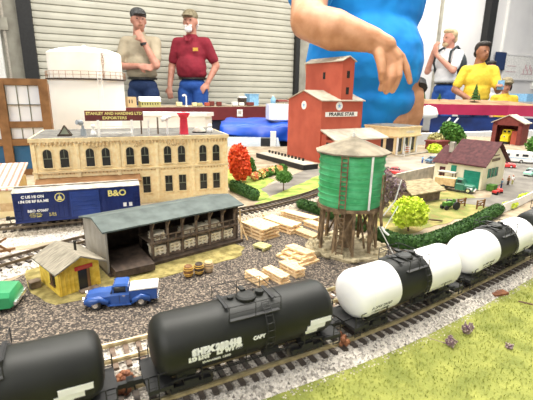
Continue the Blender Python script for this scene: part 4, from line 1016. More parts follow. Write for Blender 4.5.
m = MB().tube([(3.9*dx, 3.9*dy, 3.4), (4.3*dx, 4.3*dy, 2.9), (4.8*dx, 4.8*dy, 2.6)], .12, 8); m.tube([(4.0*dx, 4.0*dy, 4.6), (4.6*dx+.6, 4.6*dy+.4, 6.2), (4.6*dx+1.2, 4.6*dy+.8, 8.4)], .06, 6); m.tube([(3.4*dx+.2, 3.4*dy, 3.3), (4.4*dx+1, 4.4*dy-.1, .5)], .05, 6); m.tube([(3.3, -2.6, 3), (4.9, -1.6, 5.4)], .05, 6); m.build('spout', 'pipe_white', wt)

# ------------------------------------------------------------------ hedges, shrubs, trees
def hedge(lb, pts, h_, w_, n=3200):
    m = MB(); q = spline(pts, .45)
    for p in q: m.ball((p.x, p.y, h_*.42), (w_*.62+rnd(-.04, .04), w_*.62, h_*.56), 8)
    for _ in range(n):
        p = random.choice(q); d = Vector((random.gauss(0, 1), random.gauss(0, 1), abs(random.gauss(0, 1)))).normalized()
        c = Vector((p.x+d.x*w_*.66, p.y+d.y*w_*.66, h_*.42+d.z*h_*.6)); a = Vector((rnd(-1, 1), rnd(-1, 1), rnd(-1, 1)))*.16; b = Vector((rnd(-1, 1), rnd(-1, 1), rnd(-1, 1)))*.13
        m.add([c-a, c-b, c+a, c+b], [(0, 1, 2, 3)])
    return solo(m, 'hedge', 'hedge', lb, 'hedge')
hedge('long dark green hedge running behind the white tank cars', [(13.6, 45.6), (15.0, 43.4), (16.6, 42.9), (19.0, 43.6), (24, 47.6), (30, 53.0), (34.6, 57.4)], 1.5, 1.5, 5200)
hedge('dark green hedge between the lumber yard and the water tower', [(5.4, 58.6), (7.6, 55.8), (10, 52.5), (12.4, 48.4)], 1.4, 1.4, 2600)
hedge('short dark hedge at the right corner of the warehouse', [(-5.9, 69.0), (-3.9, 66.0), (-2.0, 62.9)], 1.9, 1.5, 2000)
solo(leaves(MB(), [((x, 0, .7), (1.3, 1.2, .9)) for x in (-6, -4, -2, 0, 2, 4)], 3000, .2), 'flower_bed', ['leaf_green'], 'low green garden shrubs along the far side of the lawn', 'shrub', (1.2, 84.0, .05), 58)
solo(leaves(MB(), [((x, rnd(-.6, .6), .8), (.9, .9, .8)) for x in (-5.5, -3, -1, 1.4, 3.6)], 700, .22), 'flower_bed', ['flower_mix'], 'red and yellow garden flowers among the shrubs before the platform', 'flowers', (.3, 82.0, .3), 58)
def tree(lb, loc, crown, mk, trunk_h, n, size, tr_=.2, name='tree', cat='tree'):
    t = thing(name, lb, cat, loc)
    leaves(MB(), crown, n, size).build('crown', mk, t)
    if trunk_h: m = MB().cyl((0, 0, 0), (0, 0, trunk_h), tr_, tr_*.7, 8); m.bar((0, 0, trunk_h*.6), (.5, .2, trunk_h+.6), tr_*.6); m.build('trunk', 'trunk', t)
    return t
tree('bright red autumn tree at the right corner of the warehouse', (-5.4, 76.5, .05), [((0, 0, 4.0), (2.0, 2.0, 3.2)), ((.4, -.5, 2.6), (1.9, 1.6, 2.2)), ((-.3, .2, 5.4), (1.5, 1.5, 1.7))], 'leaf_red', 1.6, 2600, .33)
tree('small round green tree on the grass verge behind the track', (3.0, 69.2, .09), [((0, 0, 2.5), (1.45, 1.4, 1.0)), ((.2, 0, 2.9), (1.0, 1.0, .7))], 'leaf_green', 1.9, 1500, .14, .12)
tree('round bright yellow green bush beside the hedge', (18.2, 48.6, .05), [((0, 0, 2.7), (2.1, 1.9, 1.8)), ((-.9, -.5, 2.0), (1.3, 1.2, 1.3)), ((1.0, 0, 2.0), (1.2, 1.2, 1.2)), ((0, 0, 3.6), (1.3, 1.2, .9))], 'leaf_lime', 1.0, 2600, .24, .16, 'bush', 'bush')
tree('tall sparse purple tree between the water tower and the thatched shed', (16.4, 55.5, .05), [((-.2, 0, 5.2), (1.6, 1.5, 1.9)), ((.9, .3, 3.8), (1.9, 1.6, 1.7)), ((-.4, 0, 2.6), (1.7, 1.5, 1.8)), ((2.2, .5, 4.2), (1.3, 1.2, 1.2))], 'leaf_purple', 1.8, 3000, .22, .16)
tree('dark green tree behind the maroon-roofed house', (61.5, 135, .0), [((0, 0, 4.6), (3.6, 3, 3.2)), ((-1.4, 0, 6.2), (2.4, 2.2, 2.2)), ((1.8, 0, 3.2), (2.8, 2.4, 2.4))], 'leaf_green', 2, 1800, .5, .4)
tree('olive bush left of the dark green tree', (55.5, 133, .0), [((0, 0, 2.4), (2.6, 2.2, 2.4))], 'leaf_dry', 1, 800, .4, .3, 'bush', 'bush')
tree('green bush at the right edge beside the engine house', (83, 123, .0), [((0, 0, 2.6), (3.4, 2.8, 2.8)), ((3, 0, 2.8), (3.2, 2.6, 2.6))], 'leaf_green', 1, 1800, .4, .3, 'bush', 'bush')
tree('yellow green shrub in front of the red store', (50.6, 121, .0), [((0, 0, 1.2), (2.2, 1.6, 1.4))], 'leaf_lime', .6, 600, .35, .2, 'bush', 'bush')
tree('clipped conical green shrub beside the red tree', (-3.3, 81.5, .05), [((0, 0, 1.4), (1.1, 1.1, 1.4)), ((0, 0, 2.7), (.8, .8, 1.2))], 'leaf_green', .5, 900, .2, .1, 'bush', 'bush')
for i, (x, y, lb) in enumerate([(37.5, 59.8, 'low yellow flowering shrub at the left end of the white fence'), (43.5, 65.5, 'low yellow flowering shrub along the white fence at right')]):
    solo(leaves(MB(), [((0, 0, .5), (1.0, .6, .6)), ((1.2, .9, .5), (.8, .6, .5))], 500, .16), 'shrub', 'leaf_lime', lb, 'shrub', (x, y, .06))
for i, (x, y, lb) in enumerate([(30.6, 60.6, 'brown wooden gate on the field in front of the road'), (33.2, 59.8, 'low brown wooden gate at the end of the hedge')]):
    m = MB()
    for k in (-.9, .9): m.box((k, 0, .7), (.18, .18, 1.4))
    for z in (.5, .9, 1.25): m.box((0, 0, z), (1.9, .1, .14))
    m.bar((-.9, 0, .3), (.9, 0, 1.2), .12); solo(m, 'gate', 'timber_brown', lb, 'gate', (x, y, .05), 30)
m = MB()
for (a, b) in (((34.9, 57.2), (40.4, 61.6)), ((40.4, 61.6), (47, 67.6)), ((47, 67.6), (56, 76))):
    m.bar((a[0], a[1], .75), (b[0], b[1], .75), .12, 1.4)
solo(m, 'fence', 'white_paint', 'low solid white fence continuing the hedge to the right edge', 'fence')
for i, (x, y, r_, lb) in enumerate([(22.8, 52.4, 0, 'dark driftwood log on the field before the tractor'), (21.2, 57.2, 40, 'thin branch lying on the field near the thatched shed')]):
    solo(MB().tube([(-1.4, 0, .15), (-.4, .3, .3), (.6, -.1, .35), (1.5, .3, .15)], .12, 6), 'branch', 'trunk', lb, 'branch', (x, y, .05), r_)

# ------------------------------------------------------------------ thatched shed and stone wall
ts = thing('thatched_shed', 'low shed with weathered thatch-like plank roof in front of the house', 'shed', (22.8, 61.0, .05), 30)
MB().box((3.6, 2.6, .9), (7.4, 4.6, 1.8)).build('wall', 'weathered_wood', ts)
m = MB()
for a, b in ((-.4, 2.6), (5.6, 2.6)):
    m.add([(-.4, a, 1.6), (7.8, a, 1.6), (7.3, b, 3.1), (.1, b, 3.1), (-.4, a, 1.8), (7.8, a, 1.8), (7.3, b, 3.3), (.1, b, 3.3)], [(0,1,2,3), (7,6,5,4), (0,4,5,1), (1,5,6,2), (2,6,7,3), (3,7,4,0)])
m.build('roof', 'thatch', ts)
m = MB(); m.box((0, 0, 1.3), (17, .5, 2.6)); solo(m, 'stone_wall', 'stone_grey', 'long grey brown retaining wall behind the thatched shed', 'wall', (30.6, 79.2, .02), 42)
solo(MB().box((0, 0, .35), (20, .5, .7)), 'kerb', 'white_paint', 'low white kerb along the street near the retaining wall', 'kerb', (35.5, 88.8, .05), 42)

# ------------------------------------------------------------------ white house with maroon roof
a_ = 40.0; hs = thing('house', 'white house with maroon roof, green garage door and yellow gable', 'house', (39.3, 71.8, .07), a_)
HW_, HL_ = 10.0, 6.6      # x: along gable wall, y: back-left along long wall
m = MB().yprism([(0, 0), (HW_, 0), (HW_, 4.7), (HW_/2, 8.2), (0, 4.7)], 0, HL_); m.build('wall', 'house_wall', hs)
m = MB()
for s_ in (-1, 1):
    x1 = HW_/2+s_*(HW_/2+.7); m.add([(HW_/2, -.7, 8.35), (x1, -.7, 4.35), (x1, HL_+.2, 4.35), (HW_/2, HL_+.2, 8.35), (HW_/2, -.7, 8.6), (x1, -.7, 4.6), (x1, HL_+.2, 4.6), (HW_/2, HL_+.2, 8.6)], [(0,1,2,3), (7,6,5,4), (0,4,5,1), (1,5,6,2), (2,6,7,3), (3,7,4,0)])
m.build('roof', 'maroon_roof', hs)
m = MB().box((-.08, 1.8, 1.75), (.16, 2.9, 3.3))
for k in range(4): m.box((-.18, 1.8, .6+k*.8), (.06, 2.7, .08))
m.build('garage_door', 'garage_green', hs)
MB().box((-.08, 5.3, 3.2), (.16, 1.0, 1.5)).build('window', 'garage_green', hs)
for x in (3.0, 4.6, 6.2):
    w_ = MB().box((x, -.06, 2.9), (.9, .14, 1.7)).build('window', 'dark_window', hs); MB().box((x-.62, -.1, 2.9), (.28, .1, 1.8)).box((x, -.12, 2.9), (.1, .1, 1.7)).build('shutter', 'garage_green', w_)
MB().box((5, -.08, 5.3), (3.4, .14, .5)).box((5, -.08, 6.1), (2.4, .14, .16)).build('gable_trim', 'weathered_wood', hs)
m = MB().yprism([(1.2, 0), (7, 0), (7, 3.8), (1.2, 3.8)], HL_, HL_+3.2); m.build('extension', 'house_wall', hs)
m = MB(); m.add([(.8, HL_+.1, 3.8), (.8, HL_+3.8, 3.8), (5, HL_+3.4, 7.0), (5, HL_+.1, 7.0), (7.6, HL_+.1, 3.8), (7.6, HL_+3.8, 3.8)], [(0, 3, 2, 1), (3, 4, 5, 2), (0, 4, 3), (1, 2, 5), (0, 1, 5, 4)]); m.build('extension_roof', 'maroon_roof', hs)
MB().box((1.14, HL_+1.5, 2.2), (.14, 1.1, 1.9)).build('window', 'maroon_roof', hs)
MB().box((3.6, HL_+1.2, 6.9), (.9, .9, 2.0)).build('chimney', 'stone_grey', hs)
pc = thing('porch', 'small grey pergola frame before the white garage wall', 'pergola', (35.6, 74.2, .07), 130)
m = MB()
for x in (0, 2.6):
    for y in (0, 1.2): m.box((x, y, 1.4), (.16, .16, 2.8))
m.build('post', 'weathered_wood', pc); MB().box((1.3, .6, 2.85), (3.2, 1.8, .16)).build('roof', 'stone_grey', pc)
solo(MB().box((0, 0, .5), (1.6, 1.3, 1.0)).box((0, 0, 1.03), (1.7, 1.4, .08)), 'water_trough', 'leaf_green', 'green bin standing at the yellow gable of the house', 'bin', (41.6, 72.2, .07), 40)
for i, (x, y, lb) in enumerate([(40.6, 68.9, 'red cart, left of the two red carts by the house'), (42.0, 70.2, 'red cart, right of the two red carts by the house')]):
    t = thing('cart', lb, 'cart', (x, y, .07), 30+i*40)
    MB().box((0, 0, .55), (1.2, .8, .35)).build('tray', 'car_red', t); MB().cyl((-.2, -.45, .3), (-.2, .45, .3), .3, n=12).build('wheel', 'tyre', t); MB().bar((.5, 0, .6), (1.3, 0, 1.0), .08).build('handle', 'car_red', t)
# little railway figures
def mini(lb, x, y, top, legs, rz=0, z=.07):
    t = thing('figurine', lb, 'figurine', (x, y, z), rz)
    blob('body', [('e', (0, 0, 1.82), (.15, .16, .19)), ('c', (0, 0, 1.7), .07, (0, 0, 1.5), .1), ('c', (-.16, 0, 1.45), .1, (-.28, -.1, .95), .06), ('c', (.16, 0, 1.45), .1, (.26, -.2, 1.0), .06), ('c', (-.1, 0, .95), .12, (-.12, 0, .1), .07), ('c', (.1, 0, .95), .12, (.14, .05, .1), .07), ('c', (0, 0, 1.4), .17, (0, 0, 1.0), .16)], .045, 'skin', t, 2)
    blob('shirt', [('c', (0, 0, 1.42), .2, (0, 0, 1.02), .18), ('c', (-.15, 0, 1.45), .12, (-.26, -.05, 1.15), .09), ('c', (.15, 0, 1.45), .12, (.25, -.1, 1.15), .09)], .045, top, t, 2)
    blob('trousers', [('c', (-.1, 0, .98), .14, (-.12, 0, .14), .09), ('c', (.1, 0, .98), .14, (.14, .05, .14), .09)], .045, legs, t, 2)
mini('tiny figurine in brown standing on the road by the house gable', 47.2, 76.6, 'timber_brown', 'dark_wood')
mini('tiny figurine in grey green leaning at the gable windows', 44.2, 73.6, 'car_slate', 'jeans_dark', 60)
mini('tiny figurine with white hat beside the brown figurine', 48.4, 77.2, 'white_paint', 'leaf_dry', 20)
mini('tiny figurine in light blue beside the slate blue car', 39.5, 101.0, 'light_blue', 'jeans', 0)

# engine house with yellow locomotive
def ehp(x, y): a = R(-48); return (82.8+x*cos(a)-y*sin(a), 149.5+x*sin(a)+y*cos(a), 0)
eh = thing('engine_house', 'dark red engine house with open end and pale roof at the far right', 'building', (82.8, 149.5, 0), -48)
m = MB()
for x in (.2, 11.8): m.box((x, 6, 4), (.4, 12, 8))
m.yprism([(0, 7.0), (12, 7.0), (12, 8), (6, 10.6), (0, 8)], 0, .4); m.yprism([(0, 0), (12, 0), (12, 8), (6, 10.6), (0, 8)], 11.6, 12)
for x in (1.0, 11.0): m.box((x, .2, 4), (1.6, .4, 8))
m.build('wall', 'barn_red', eh)
m = MB()
for s_ in (-1, 1):
    x1 = 6+s_*6.8; m.add([(6, -.5, 10.7), (x1, -.5, 7.7), (x1, 12.4, 7.7), (6, 12.4, 10.7), (6, -.5, 11), (x1, -.5, 8.0), (x1, 12.4, 8.0), (6, 12.4, 11)], [(0,1,2,3), (7,6,5,4), (0,4,5,1), (1,5,6,2), (2,6,7,3), (3,7,4,0)])
m.build('roof', 'silo_roof', eh)
eh.scale = (.82, .6, .96)
lc = thing('locomotive', 'bright yellow locomotive nose standing in the engine house doorway', 'locomotive', ehp(4.2, .8), -48+90)
m = MB(); loft(m, [(-.2, rr(1.5, 1.0, 4.0, .6)), (2.2, rr(1.8, 1.0, 4.6, .5)), (2.3, rr(1.8, 1.0, 6.0, .5)), (6, rr(1.8, 1.0, 6.0, .5))]); m.build('body', 'loco_yellow', lc)
lc.scale = (.85, .85, .85); MB().box((3, 0, .7), (6.6, 3, .8)).build('underframe', 'under_black', lc); MB().box((2.2, -.8, 5.2), (.16, 1.1, .8)).box((2.2, .8, 5.2), (.16, 1.1, .8)).build('windscreen', 'glass_dark', lc)
MB().cyl((-.25, 0, 3.2), (-.15, 0, 3.2), .4, n=12).build('headlight', 'chrome', lc)
solo(MB().box((0, 0, 1.6), (2.2, 3.4, 3.2)).box((0, 0, 4), (2.2, 2.8, 1.6)), 'handcar', 'silo_pink', 'dusty pink freight wagon beside the yellow locomotive in the engine house', 'wagon', ehp(7.3, 3.0), -48)

# ------------------------------------------------------------------ operator pit behind the near layout
gt = thing('folding_table', 'pale grey folding table behind the layout beside the red tree', 'table', (-34, 160, FLOOR), 0)
MB().box((0, 0, 66), (78, 58, 3)).build('tabletop', 'folding_top', gt)
for x in (-33, 33):
    for y in (-25, 25): MB().cyl((x, y, 0), (x, y, 65), 1.4, n=8).build('leg', 'stone_grey', gt)
solo(MB().box((0, 0, 2.2), (5.6, 4, 4.4)), 'black_box', 'under_black', 'small black box on the grey folding table', 'box', (0.4, 146, -3.5), 0)
solo(MB().box((0, 0, 3.6), (2.0, 2, 7.2)), 'white_post', 'white_paint', 'white post standing before the blue tarp', 'post', (2.0, 142, -3.5), 0)
# tarp-covered module
tm = thing('covered_module', 'layout module covered with a bright blue tarp, left of the grain elevator', 'covered table', (2, 215, FLOOR), 0)
MB().box((5, 6, 64.5), (54, 46, 12)).build('module', 'navy_cloth', tm)
m = MB(); nx, ny = 30, 20; vs = []
for j in range(ny+1):
    for i in range(nx+1):
        u, v = i/nx, j/ny; x = -25+u*60
        if v < .4: d = (.4-v)/.4; y = -21-1.2*math.sin(u*22)*d-1.5*d; z = 71.6-d*(3.4+7.5*u)
        else: d = (v-.4)/.6; y = -21+d*52; z = 71.6+1.2*math.sin(d*pi)
        vs.append((x+noise.noise((x*.1, y*.1, 7))*1.2, y-noise.noise((x*.13, z*.2, 1))*1.6, z+abs(noise.noise((x*.09, y*.1, 2)))*2.2))
fs = [(j*(nx+1)+i, j*(nx+1)+i+1, (j+1)*(nx+1)+i+1, (j+1)*(nx+1)+i) for j in range(ny) for i in range(nx)]
m.add(vs, fs); o = m.build('tarp', 'tarp', tm, True); so = o.modifiers.new('s', 'SOLIDIFY'); so.thickness = .004; so.offset = 1
MB().box((5, -16, 30), (52, 1, 59)).build('skirt', 'navy_cloth', tm)
solo(MB().box((0, 0, 3.8), (11, 9, 7.6)), 'white_box', 'white_paint', 'plain white box standing on the blue tarp', 'box', (5.2, 209, 3.6), 12)

# far table with dark red fascia
far = thing('far_layout_table', 'far layout table with dark red fascia and paper notice, in front of the standing men', 'table', (-108, 330, -75), 35.4)
MB().box((100, 22, 77.5), (360, 44, 2)).build('tabletop', 'earth', far)
MB().box((100, -.6, 72.5), (360, 1.2, 11.5)).build('fascia', 'red_skirt', far)
MB().box((100, 1.5, 35.5), (356, 1, 62.5)).build('drape', 'navy_cloth', far)
nt_ = MB().box((99, -1.4, 72.6), (6.2, .2, 6.4)).build('notice', 'poster', far); MB().box((99, -1.55, 73), (3.4, .1, 3)).build('print', 'stone_grey', nt_)
fa = R(35.4); FZ = 3.5
def fp(u, v): return (-108+u*cos(fa)-v*sin(fa), 330+u*sin(fa)+v*cos(fa), FZ)
def fb_(lb, u, v, w, d, h_, mk, name='model_building', roof=None, cat='model building'):
    t = thing(name, lb, cat, fp(u, v), 35.4); MB().box((0, 0, h_/2), (w, d, h_)).build('body', mk, t)
    if roof: MB().xprism([(-d/2-.4, h_), (d/2+.4, h_), (0, h_+d*.28)], -w/2-.5, w/2+.5).build('roof', roof, t)
    m = MB()
    for k in range(max(2, int(w/2.4))): m.box((-w/2+1.2+k*2.2, -d/2-.05, h_*.55), (.8, .1, h_*.35))
    m.build('window', 'dark_window', t)
fb_('tan block building at the left end of the far table', 1, 10, 7, 7, 8, 'lumber_tan')
fb_('long green building with white roof slab on the far table', 17, 11, 17, 7, 4.4, 'leaf_dry', roof='white_paint')
fb_('low white building behind the long one on the far table', 22, 25, 18, 6, 6.5, 'white_paint', roof='wall_paint')
ln = thing('desk_lamp', 'white gooseneck lamp standing on the far table', 'lamp', fp(51, 12), 35)
MB().cyl((0, 0, 0), (0, 0, .6), 1.4, n=12).build('base', 'white_paint', ln); MB().tube([(0, 0, .5), (0, 0, 8.6), (-.8, 0, 9.8), (-2.6, 0, 9.9)], .65, 8).build('pole', 'white_paint', ln); MB().cyl((-2.6, 0, 10.3), (-2.8, 0, 8.8), .6, 1.0, 10).build('shade', 'white_paint', ln)
items = [(44, 'cream_paint', 5, 3.4, 'cream toy box car before the lamp on the far table'), (58, 'cream_paint', 4, 3, 'small cream wagon right of the lamp on the far table'), (64, 'leaf_dry', 5, 2.6, 'dull green wagon on the far table'), (70, 'silo_pink', 4.4, 3, 'pink wagon below the jeans of the man in red'), (77, 'barn_red', 4.6, 4, 'red brown boxcar model on the far table'), (83, 'barn_red', 4.6, 3.6, 'second red brown boxcar model, right of the first'), (89, 'stone_grey', 5, 2, 'low grey wagon on the far table'), (101, 'white_paint', 6, 3.6, 'white rounded model car right of the middle of the far table'), (108, 'white_paint', 4.4, 3, 'small white model car on the far table'), (118, 'barn_red', 7.5, 3.2, 'low red building near the light blue chair')]
for u, mk, w, h_, lb in items:
    t = thing('model_wagon', lb, 'model wagon', fp(u, 9+((u*7) % 5)), 35.4, 'rolling stock and models on the far table')
    bevel(MB().box((0, 0, h_/2+.4), (w, 3, h_)).build('body', mk, t), .3); MB().box((0, 0, .25), (w*.9, 2, .5)).build('underframe', 'under_black', t)
fb_('dark cabin with white roof on the far table', 116, 22, 7, 6, 7.5, 'dark_wood', roof='poster')
bxx = thing('storage_bin', 'light blue plastic bin on the far table behind the low red building', 'bin', fp(129, 24), 35.4)
MB().box((0, 0, 5.5), (11, 9, 11)).build('body', 'light_blue', bxx); MB().box((0, 0, 11.2), (12, 10, .8)).build('rim', 'light_blue', bxx)
bt = thing('bottle', 'blue drinking bottle on the right part of the far table', 'bottle', fp(146, 10), 0)
MB().lathe([(2.6, 0), (2.6, 7), (1.2, 8.4), (1.2, 9.4)], n=16).build('body', 'light_blue', bt, True); MB().cyl((0, 0, 9.4), (0, 0, 10.2), 1.4, n=12).build('cap', 'white_paint', bt)
fb_('maroon rounded roof shed at the right end of the far table', 160, 14, 12, 8, 4, 'silo_roof', roof='barn_red')

# right far layout
rl = thing('right_layout_table', 'layout table at right with magenta maroon fascia and brown scenery', 'table', (0, 0, -75))
RP = [(118, 322), (186, 330), (180, 262), (230, 225), (330, 300), (300, 420), (150, 390)]
def front(m, a, b, z0, z1, th=1.2): m.bar((a[0], a[1], (z0+z1)/2+75), (b[0], b[1], (z0+z1)/2+75), th, z1-z0)
RF = [(118, 322), (187, 326), (190, 268), (196, 262), (300, 330)]
RF = [(112, 322), (186, 318), (214, 296), (300, 300)]
m = MB().prism([(x, y+1) for x, y in RF]+[(300, 380), (112, 380)], 75+7, 75+9.6); m.build('top', 'earth', rl)
m = MB(); 
for a, b in zip(RF[:-1], RF[1:]): front(m, a, b, 2.2, 10)
m.build('fascia', 'maroon_skirt', rl)
m = MB()
for a, b in zip(RF[:-1], RF[1:]): m.bar((a[0], a[1]+1.5, 40), (b[0], b[1]+1.5, 40), 1, 71.5)
m.build('drape', 'blue_drape', rl)
m = MB()
n = 26; vs = []; 
for j in range(9):
    for i in range(n+1):
        x = 114+i*7.2; fy = 322-(x-112)*.054 if x < 186 else (318-(x-186)*.78 if x < 214 else 296); y = fy+3+j*6.5
        vs.append((x, y, 75+9.4+(3.6*sin(min(1, j/4)*pi/2)*(1 if x < 196 else max(0, 1-(x-196)/22))+noise.noise((x*.1, y*.1, 0))*.9)))
m.add(vs, [(j*(n+1)+i, j*(n+1)+i+1, (j+1)*(n+1)+i+1, (j+1)*(n+1)+i) for j in range(8) for i in range(n)]); m.build('scenery', 'brown_turf', rl, True)
for i, (x, y, r_, h_, lb) in enumerate([(121, 335, 2.2, 7, 'small dark conifer at the left end of the right far table'), (128, 340, 2.0, 6, 'second small conifer at the left end of the right far table'), (168, 336, 4.2, 13, 'tall dark conifer in front of the boy in yellow'), (176, 345, 1.6, 5, 'tiny conifer right of the tall dark conifer'), (214, 330, 2, 6.5, 'dark conifer right of the capped child'), (140, 338, 2.2, 5, 'low round conifer below the man with the backpack')]):
    m = MB()
    for k in range(5): m.cyl((0, 0, 1+k*h_*.17), (0, 0, 1+k*h_*.17+h_*.3), r_*(1-k*.17), .05, 9)
    m.cyl((0, 0, 0), (0, 0, 1.2), .3, n=6, mi=1)
    solo(m, 'conifer', ['hedge', 'trunk'], lb, 'tree', (x, y, 12.5))
wd = thing('white_dome', 'white domed lamp hood beside the hanging hand', 'lamp', (96, 246, -5), 0)
MB().lathe([(2, 0), (2, 8), (5.5, 9), (6, 11), (4.5, 14.5), (.02, 16)], n=18).build('hood', 'white_paint', wd, True)
MB().cyl((0, 0, -70), (0, 0, 1), 2.2).build('stand', 'dark_wood', wd)
bt2 = MB().box((0, 0, 0), (120, 3, 9)); solo(bt2, 'pit_board', 'white_paint', 'long white board edge behind the maroon-roofed house and engine house', 'board', (112, 196, -4), 22)
for i, (x, lb) in enumerate([(128, 'left of two thin white rods leaning on the blue drape'), (134, 'right of two thin white rods leaning on the blue drape')]):
    solo(MB().cyl((0, 0, -6), (11, 2, 8), .7, n=8), 'rod', 'pipe_white', lb, 'rod', (x, 309, -8))
solo(MB().box((0, 0, 5), (90, 30, 10)), 'blue_bin', 'light_blue', 'long light blue storage bin beyond the right far table', 'bin', (375, 570, 10), 20)
solo(MB().box((0, 0, -5+FLOOR/2), (92, 32, -FLOOR+0-10+20)), 'cabinet', 'wall_paint', 'low grey cabinet supporting the light blue bin', 'cabinet', (375, 570, 5), 20)

# ------------------------------------------------------------------ people
def face(t, c, yaw, skin_k, eye=True, mouth=True):
    """eyes, brows and mouth around head centre c for a head facing -y turned by yaw"""
    q = Matrix.Rotation(yaw, 3, 'Z')
    def P(x, y, z): return Vector(c)+q @ Vector((x, y, z))
    m = MB(); 
    for s_ in (-1, 1): m.ball(P(s_*3.1, -8.4, .8), (1.15, .7, .5), 10)
    m.build('eyes', 'dark_window', t, True)
    m = MB(); m.bar(P(-2.2, -9.0, -5.6), P(2.2, -9.0, -5.6), .8, .7); m.build('mouth', 'timber_brown', t)
def headp(c, yaw=0, s=1.0):
    q = Matrix.Rotation(yaw, 3, 'Z'); f = lambda x, y, z: tuple(Vector(c)+q @ Vector((x*s, y*s, z*s)))
    return [('e', f(0, 0, 1.5), (7.6*s, 9.0*s, 10.0*s)), ('e', f(0, -2.5, -4.5), (6.0*s, 6.4*s, 6.5*s)), ('c', f(0, -8.4, 1), .9*s, f(0, -10.3, -2.4), 1.3*s), ('e', f(7.6, .5, -.5), (1.1*s, 2*s, 3*s)), ('e', f(-7.6, .5, -.5), (1.1*s, 2*s, 3*s)), ('c', f(0, 2, -6), 5.6*s, f(0, 3.5, -17), 6.2*s)]
def hand(w, d, up, s=1.0, curl=.5, flip=1):
    """palm and five fingers starting at wrist w, pointing along d, back of hand towards up"""
    w = Vector(w); d = Vector(d).normalized(); up = Vector(up); up = (up-d*up.dot(d)).normalized(); sd = d.cross(up)*flip
    pr_ = []
    for k, (l, o_) in enumerate(((7.0, 3.1), (7.9, 1.1), (7.4, -1.0), (6.0, -2.9))):
        b0 = w+d*1.0*s+sd*o_*.5*s; b1 = w+d*8.6*s+sd*o_*s
        pr_.append(('c', tuple(b0), 1.7*s, tuple(b1), 1.15*s)); p = b1; ang = 0
        for j, f_ in enumerate((.45, .32, .23)):
            ang += curl*(.7 if j == 0 else .6); dd_ = d*cos(ang)-up*sin(ang)+sd*o_*.03
            q = p+dd_.normalized()*l*f_*s; pr_.append(('c', tuple(p), (1.0-.1*j)*s, tuple(q), (.9-.1*j)*s)); p = q
    b = w+d*2.2*s+sd*2.4*s; q = b+(d*.6+sd*.75-up*.25).normalized()*4.0*s; q2 = q+(d*.9+sd*.25-up*.35).normalized()*3.4*s
    pr_ += [('c', tuple(b), 1.6*s, tuple(q), 1.15*s), ('c', tuple(q), 1.05*s, tuple(q2), .85*s)]
    return pr_
def person(lb, loc, rz, sk, shirt, trousers, armL, armR, yaw=0, s=1.0, lean=0, belly=0, vox=1.0, hdir=(None, None)):
    """armL/R: (elbow, wrist) for image-left / image-right arm, figure faces -y"""
    t = thing('person', lb, 'person', loc, rz)
    hc = (0, -2+lean, 164)
    shp = {-1: (-16.5, 0, 142), 1: (16.5, 0, 142)}
    pr_ = headp(hc, yaw)
    pr_ += [('e', (0, 0, 131), (16, 10.5, 16)), ('e', (0, -1-belly*.5, 114), (14.5+belly*.3, 10.5+belly*.4, 13)), ('e', (0, 0, 96), (14, 10, 10)), ('c', (-13, 0, 143), 5, (13, 0, 143), 5)]
    for s_, (e, w), hd_ in ((-1, armL, hdir[0]), (1, armR, hdir[1])):
        pr_ += [('c', shp[s_], 5.6, e, 4.3), ('c', e, 4.3, w, 2.9)]
        d = Vector(w)-Vector(e) if hd_ is None else Vector(hd_)
        pr_ += hand(w, d, (0, -1, .2) if abs(d.normalized().y) < .8 else (0, 0, 1), .95, .55, -s_)
    for s_ in (-1, 1):
        pr_ += [('c', (s_*8.0, 0, 90), 7.6, (s_*10, -1, 48), 5.8), ('c', (s_*10, -1, 48), 5.6, (s_*10.5, 1, 9), 3.8), ('c', (s_*10.5, 2, 4.5), 4, (s_*12, -14, 3.4), 3.2)]
    blob('body', pr_, vox, sk, t, 3)
    sp = [('e', (0, 0, 131), (17.6, 12, 17)), ('e', (0, -1-belly*.5, 116), (16.4+belly*.3, 12+belly*.4, 15)), ('c', (-13, 0, 142.5), 6.2, (13, 0, 142.5), 6.2), ('c', (0, 1, 149), 6.4, (0, 1, 144), 9), ('e', (0, -.5-belly*.3, 109), (16.6+belly*.2, 12.6+belly*.25, 8))]
    for s_, (e, w) in ((-1, armL), (1, armR)):
        a = Vector(shp[s_]); b = a.lerp(Vector(e), .72); sp.append(('c', tuple(a), 6.6, tuple(b), 6.0))
    blob('shirt', sp, vox*1.1, shirt, t, 4)
    tp = [('e', (0, 0, 96), (16.4, 12.4, 10))]
    for s_ in (-1, 1): tp += [('c', (s_*8.5, 0, 88), 9.8, (s_*10, -1, 48), 7.2), ('c', (s_*10, -1, 48), 7.2, (s_*10.5, 1, 8), 6)]
    blob('trousers', tp, vox*1.2, trousers, t, 4)
    m = MB()
    for s_ in (-1, 1): m.ball((s_*11.4, -5, 4.4), (5.2, 13, 4.4), 14)
    m.build('shoes', 'under_black', t, True)
    MB().lathe([(16.0, 102.4), (16.4, 102.7), (16.4, 104.6), (16.0, 104.9)], n=28).build('belt', 'dark_window', t).scale = (1, .8, 1)
    face(t, hc, yaw, sk)
    return t, hc
def cap(t, c, yaw, mk, s=1.0):
    q = Matrix.Rotation(yaw, 3, 'Z'); P = lambda x, y, z: tuple(Vector(c)+q @ Vector((x*s, y*s, z*s)))
    blob('cap', [('e', P(0, .3, 6.2), (8.6*s, 9.8*s, 7.2*s)), ('e', P(0, -11, 5.0), (6.5*s, 5.5*s, 1.1*s))], .8, mk, t, 2)
def hair(t, c, yaw, mk, s=1.0, pr_=None):
    q = Matrix.Rotation(yaw, 3, 'Z'); P = lambda x, y, z: tuple(Vector(c)+q @ Vector((x*s, y*s, z*s)))
    blob('hair', [('e', P(0, 2.6, 5), (8.5*s, 8.2*s, 8.4*s)), ('e', P(0, -2.5, 9), (7.6*s, 6.6*s, 4.2*s)), ('e', P(0, 6, -1), (6.8*s, 4.4*s, 6*s))], .8, mk, t, 3)
